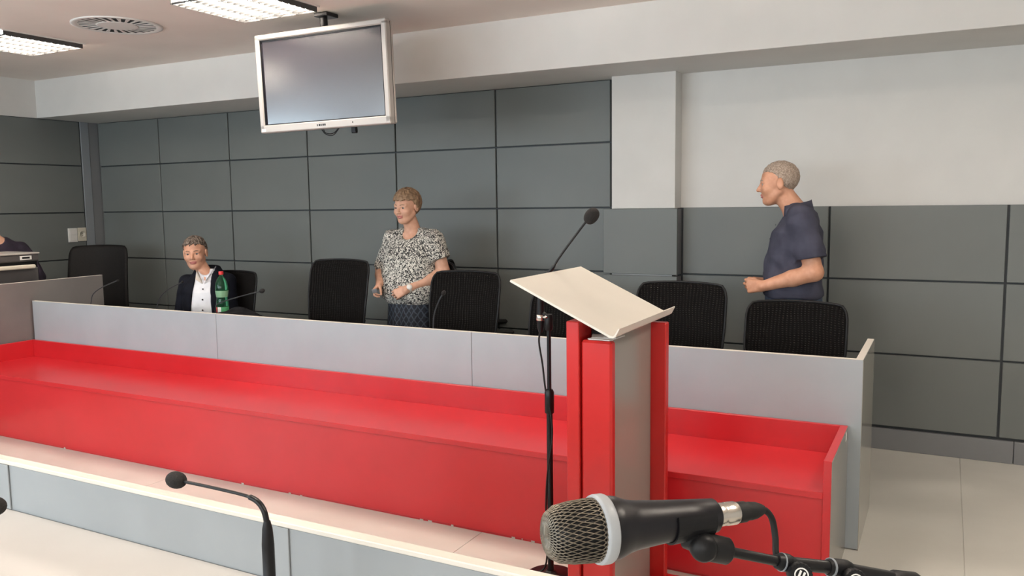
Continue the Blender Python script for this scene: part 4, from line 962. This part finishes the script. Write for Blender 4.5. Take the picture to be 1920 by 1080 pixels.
# ---- person cut by the left picture edge
PX, PY, PR_ = -7.02, 4.10, 75
pe = person_root('person in dark purple clothes behind the printer, cut by the left picture edge', PX, PY, PR_)
hc4 = np.array([-.06, -.03, 1.52]); HF4 = frame(5, 5)
def p_body(P):
    d = stack(P, [(.62, 0, .02, .15, .11), (.90, 0, .02, .16, .11), (1.18, 0, .02, .17, .10), (1.27, -.01, .02, .13, .07), (1.31, -.02, .02, .08, .055)])
    d = smin(d, cap(P, (-.02, .02, 1.28), hc4+np.array([0, .02, -.07]), .058, .05), .04)
    d = smin(d, head_sdf(P, hc4, HF4, .98), .012)
    A = P.copy(); A[:, 0] = np.abs(A[:, 0])
    arm = smin(cap(A, (.18, .02, 1.21), (.272, -.02, .97), .052, .044), cap(A, (.272, -.02, .97), (.16, -.22, .86), .043, .028), .02)
    hp = hand_prims((.16, -.22, .86), (-.3, -.9, -.3), (-.9, .2, .3), (0, .1, -1), (30, 35, 25), .92)
    return smin(d, smin(arm, near(A, (.16, -.22, .86), .28, lambda q_: hand_sdf(q_, hp)), .012), .008)
nets_obj('body', p_body, (-.36, -.46, .60), (.36, .20, 1.68), .006, [SKIN, LIP], pe, lipmask(hc4, HF4, .98))
eyes(pe, hc4, HF4, .98); brows(pe, hc4, HF4, .98, HAIRW)
HAIRP = noisy(mat('golden_brown_hair', (.25, .14, .05), .6), 50, (.18, .10, .035), (.34, .2, .08), .4, 160)
nets_obj('hair', lambda P: smax(hair_fn(hc4, HF4, .98, .02, .055, -.10, -.08)(P), -(head_sdf(P, hc4, HF4, .98)+.004), .003), hc4-.16, hc4+.16, .006, HAIRP, pe)
PU = noisy(mat('dark_purple_top', (.012, .007, .018), .85), 20, (.009, .005, .013), (.018, .010, .026), .2, 60)
def p_top(P):
    d = stack(P, [(.60, 0, .02, .19, .15), (.80, 0, .015, .19, .15), (1.05, 0, .015, .20, .145), (1.18, 0, .02, .20, .125), (1.26, -.005, .02, .16, .09), (1.31, -.015, .02, .10, .07)])
    A = P.copy(); A[:, 0] = np.abs(A[:, 0]); d = smin(d, cap(A, (.18, .02, 1.20), (.275, -.02, .97), .072, .066), .03)
    d = smin(d, ccone(A, (.275, -.02, .985), (.175, -.18, .88), .064, .05), .02)+wrinkle(P, .004, 24)
    return smax(d, -cap(P, (-.01, -.05, 1.32), (-.01, .03, 1.42), .065, .07), .006)
nets_obj('top', p_top, (-.38, -.34, .58), (.38, .25, 1.36), .008, PU, pe)
def p_legs(P):
    A = P.copy(); A[:, 0] = np.abs(A[:, 0])
    return smin(stack(P, [(.05, 0, .02, .17, .12), (.5, 0, .02, .17, .13), (.66, 0, .02, .175, .14)]), cap(A, (.09, 0, .5), (.1, 0, .06), .08, .06), .05)
nets_obj('trousers', p_legs, (-.25, -.2, .03), (.25, .22, .70), .012, TR, pe)
shoe_pair(pe, ((-.1, .02), (.1, .02)), None, LEATH)

# ---- folded dark coat on the desk
ct = noisy(mat('black_coat_cloth', (.004, .004, .005), .85, 0, .15), 30, (.003, .003, .004), (.007, .007, .009), .4, 70)
def coat(P):
    d = ell(P, (-.02, .03, .03), (.20, .12, .055)); d = smin(d, ell(P, (.22, -.04, .028), (.30, .12, .036)), .05); d = smin(d, ell(P, (-.24, -.10, .022), (.20, .06, .024)), .04); d = smin(d, ell(P, (.02, .05, .055), (.10, .07, .04)), .05)
    d = smax(d, .003-P[:, 2], .004); return d+wrinkle(P, .008, 26)
c_ = nets_obj('folded_coat', coat, (-.45, -.22, -.01), (.58, .22, .14), .009, ct, None)
c_.location = (-4.28, 4.05, .748); tag(c_, 'crumpled black coat lying on the long desk right of the bottle', 'coat')
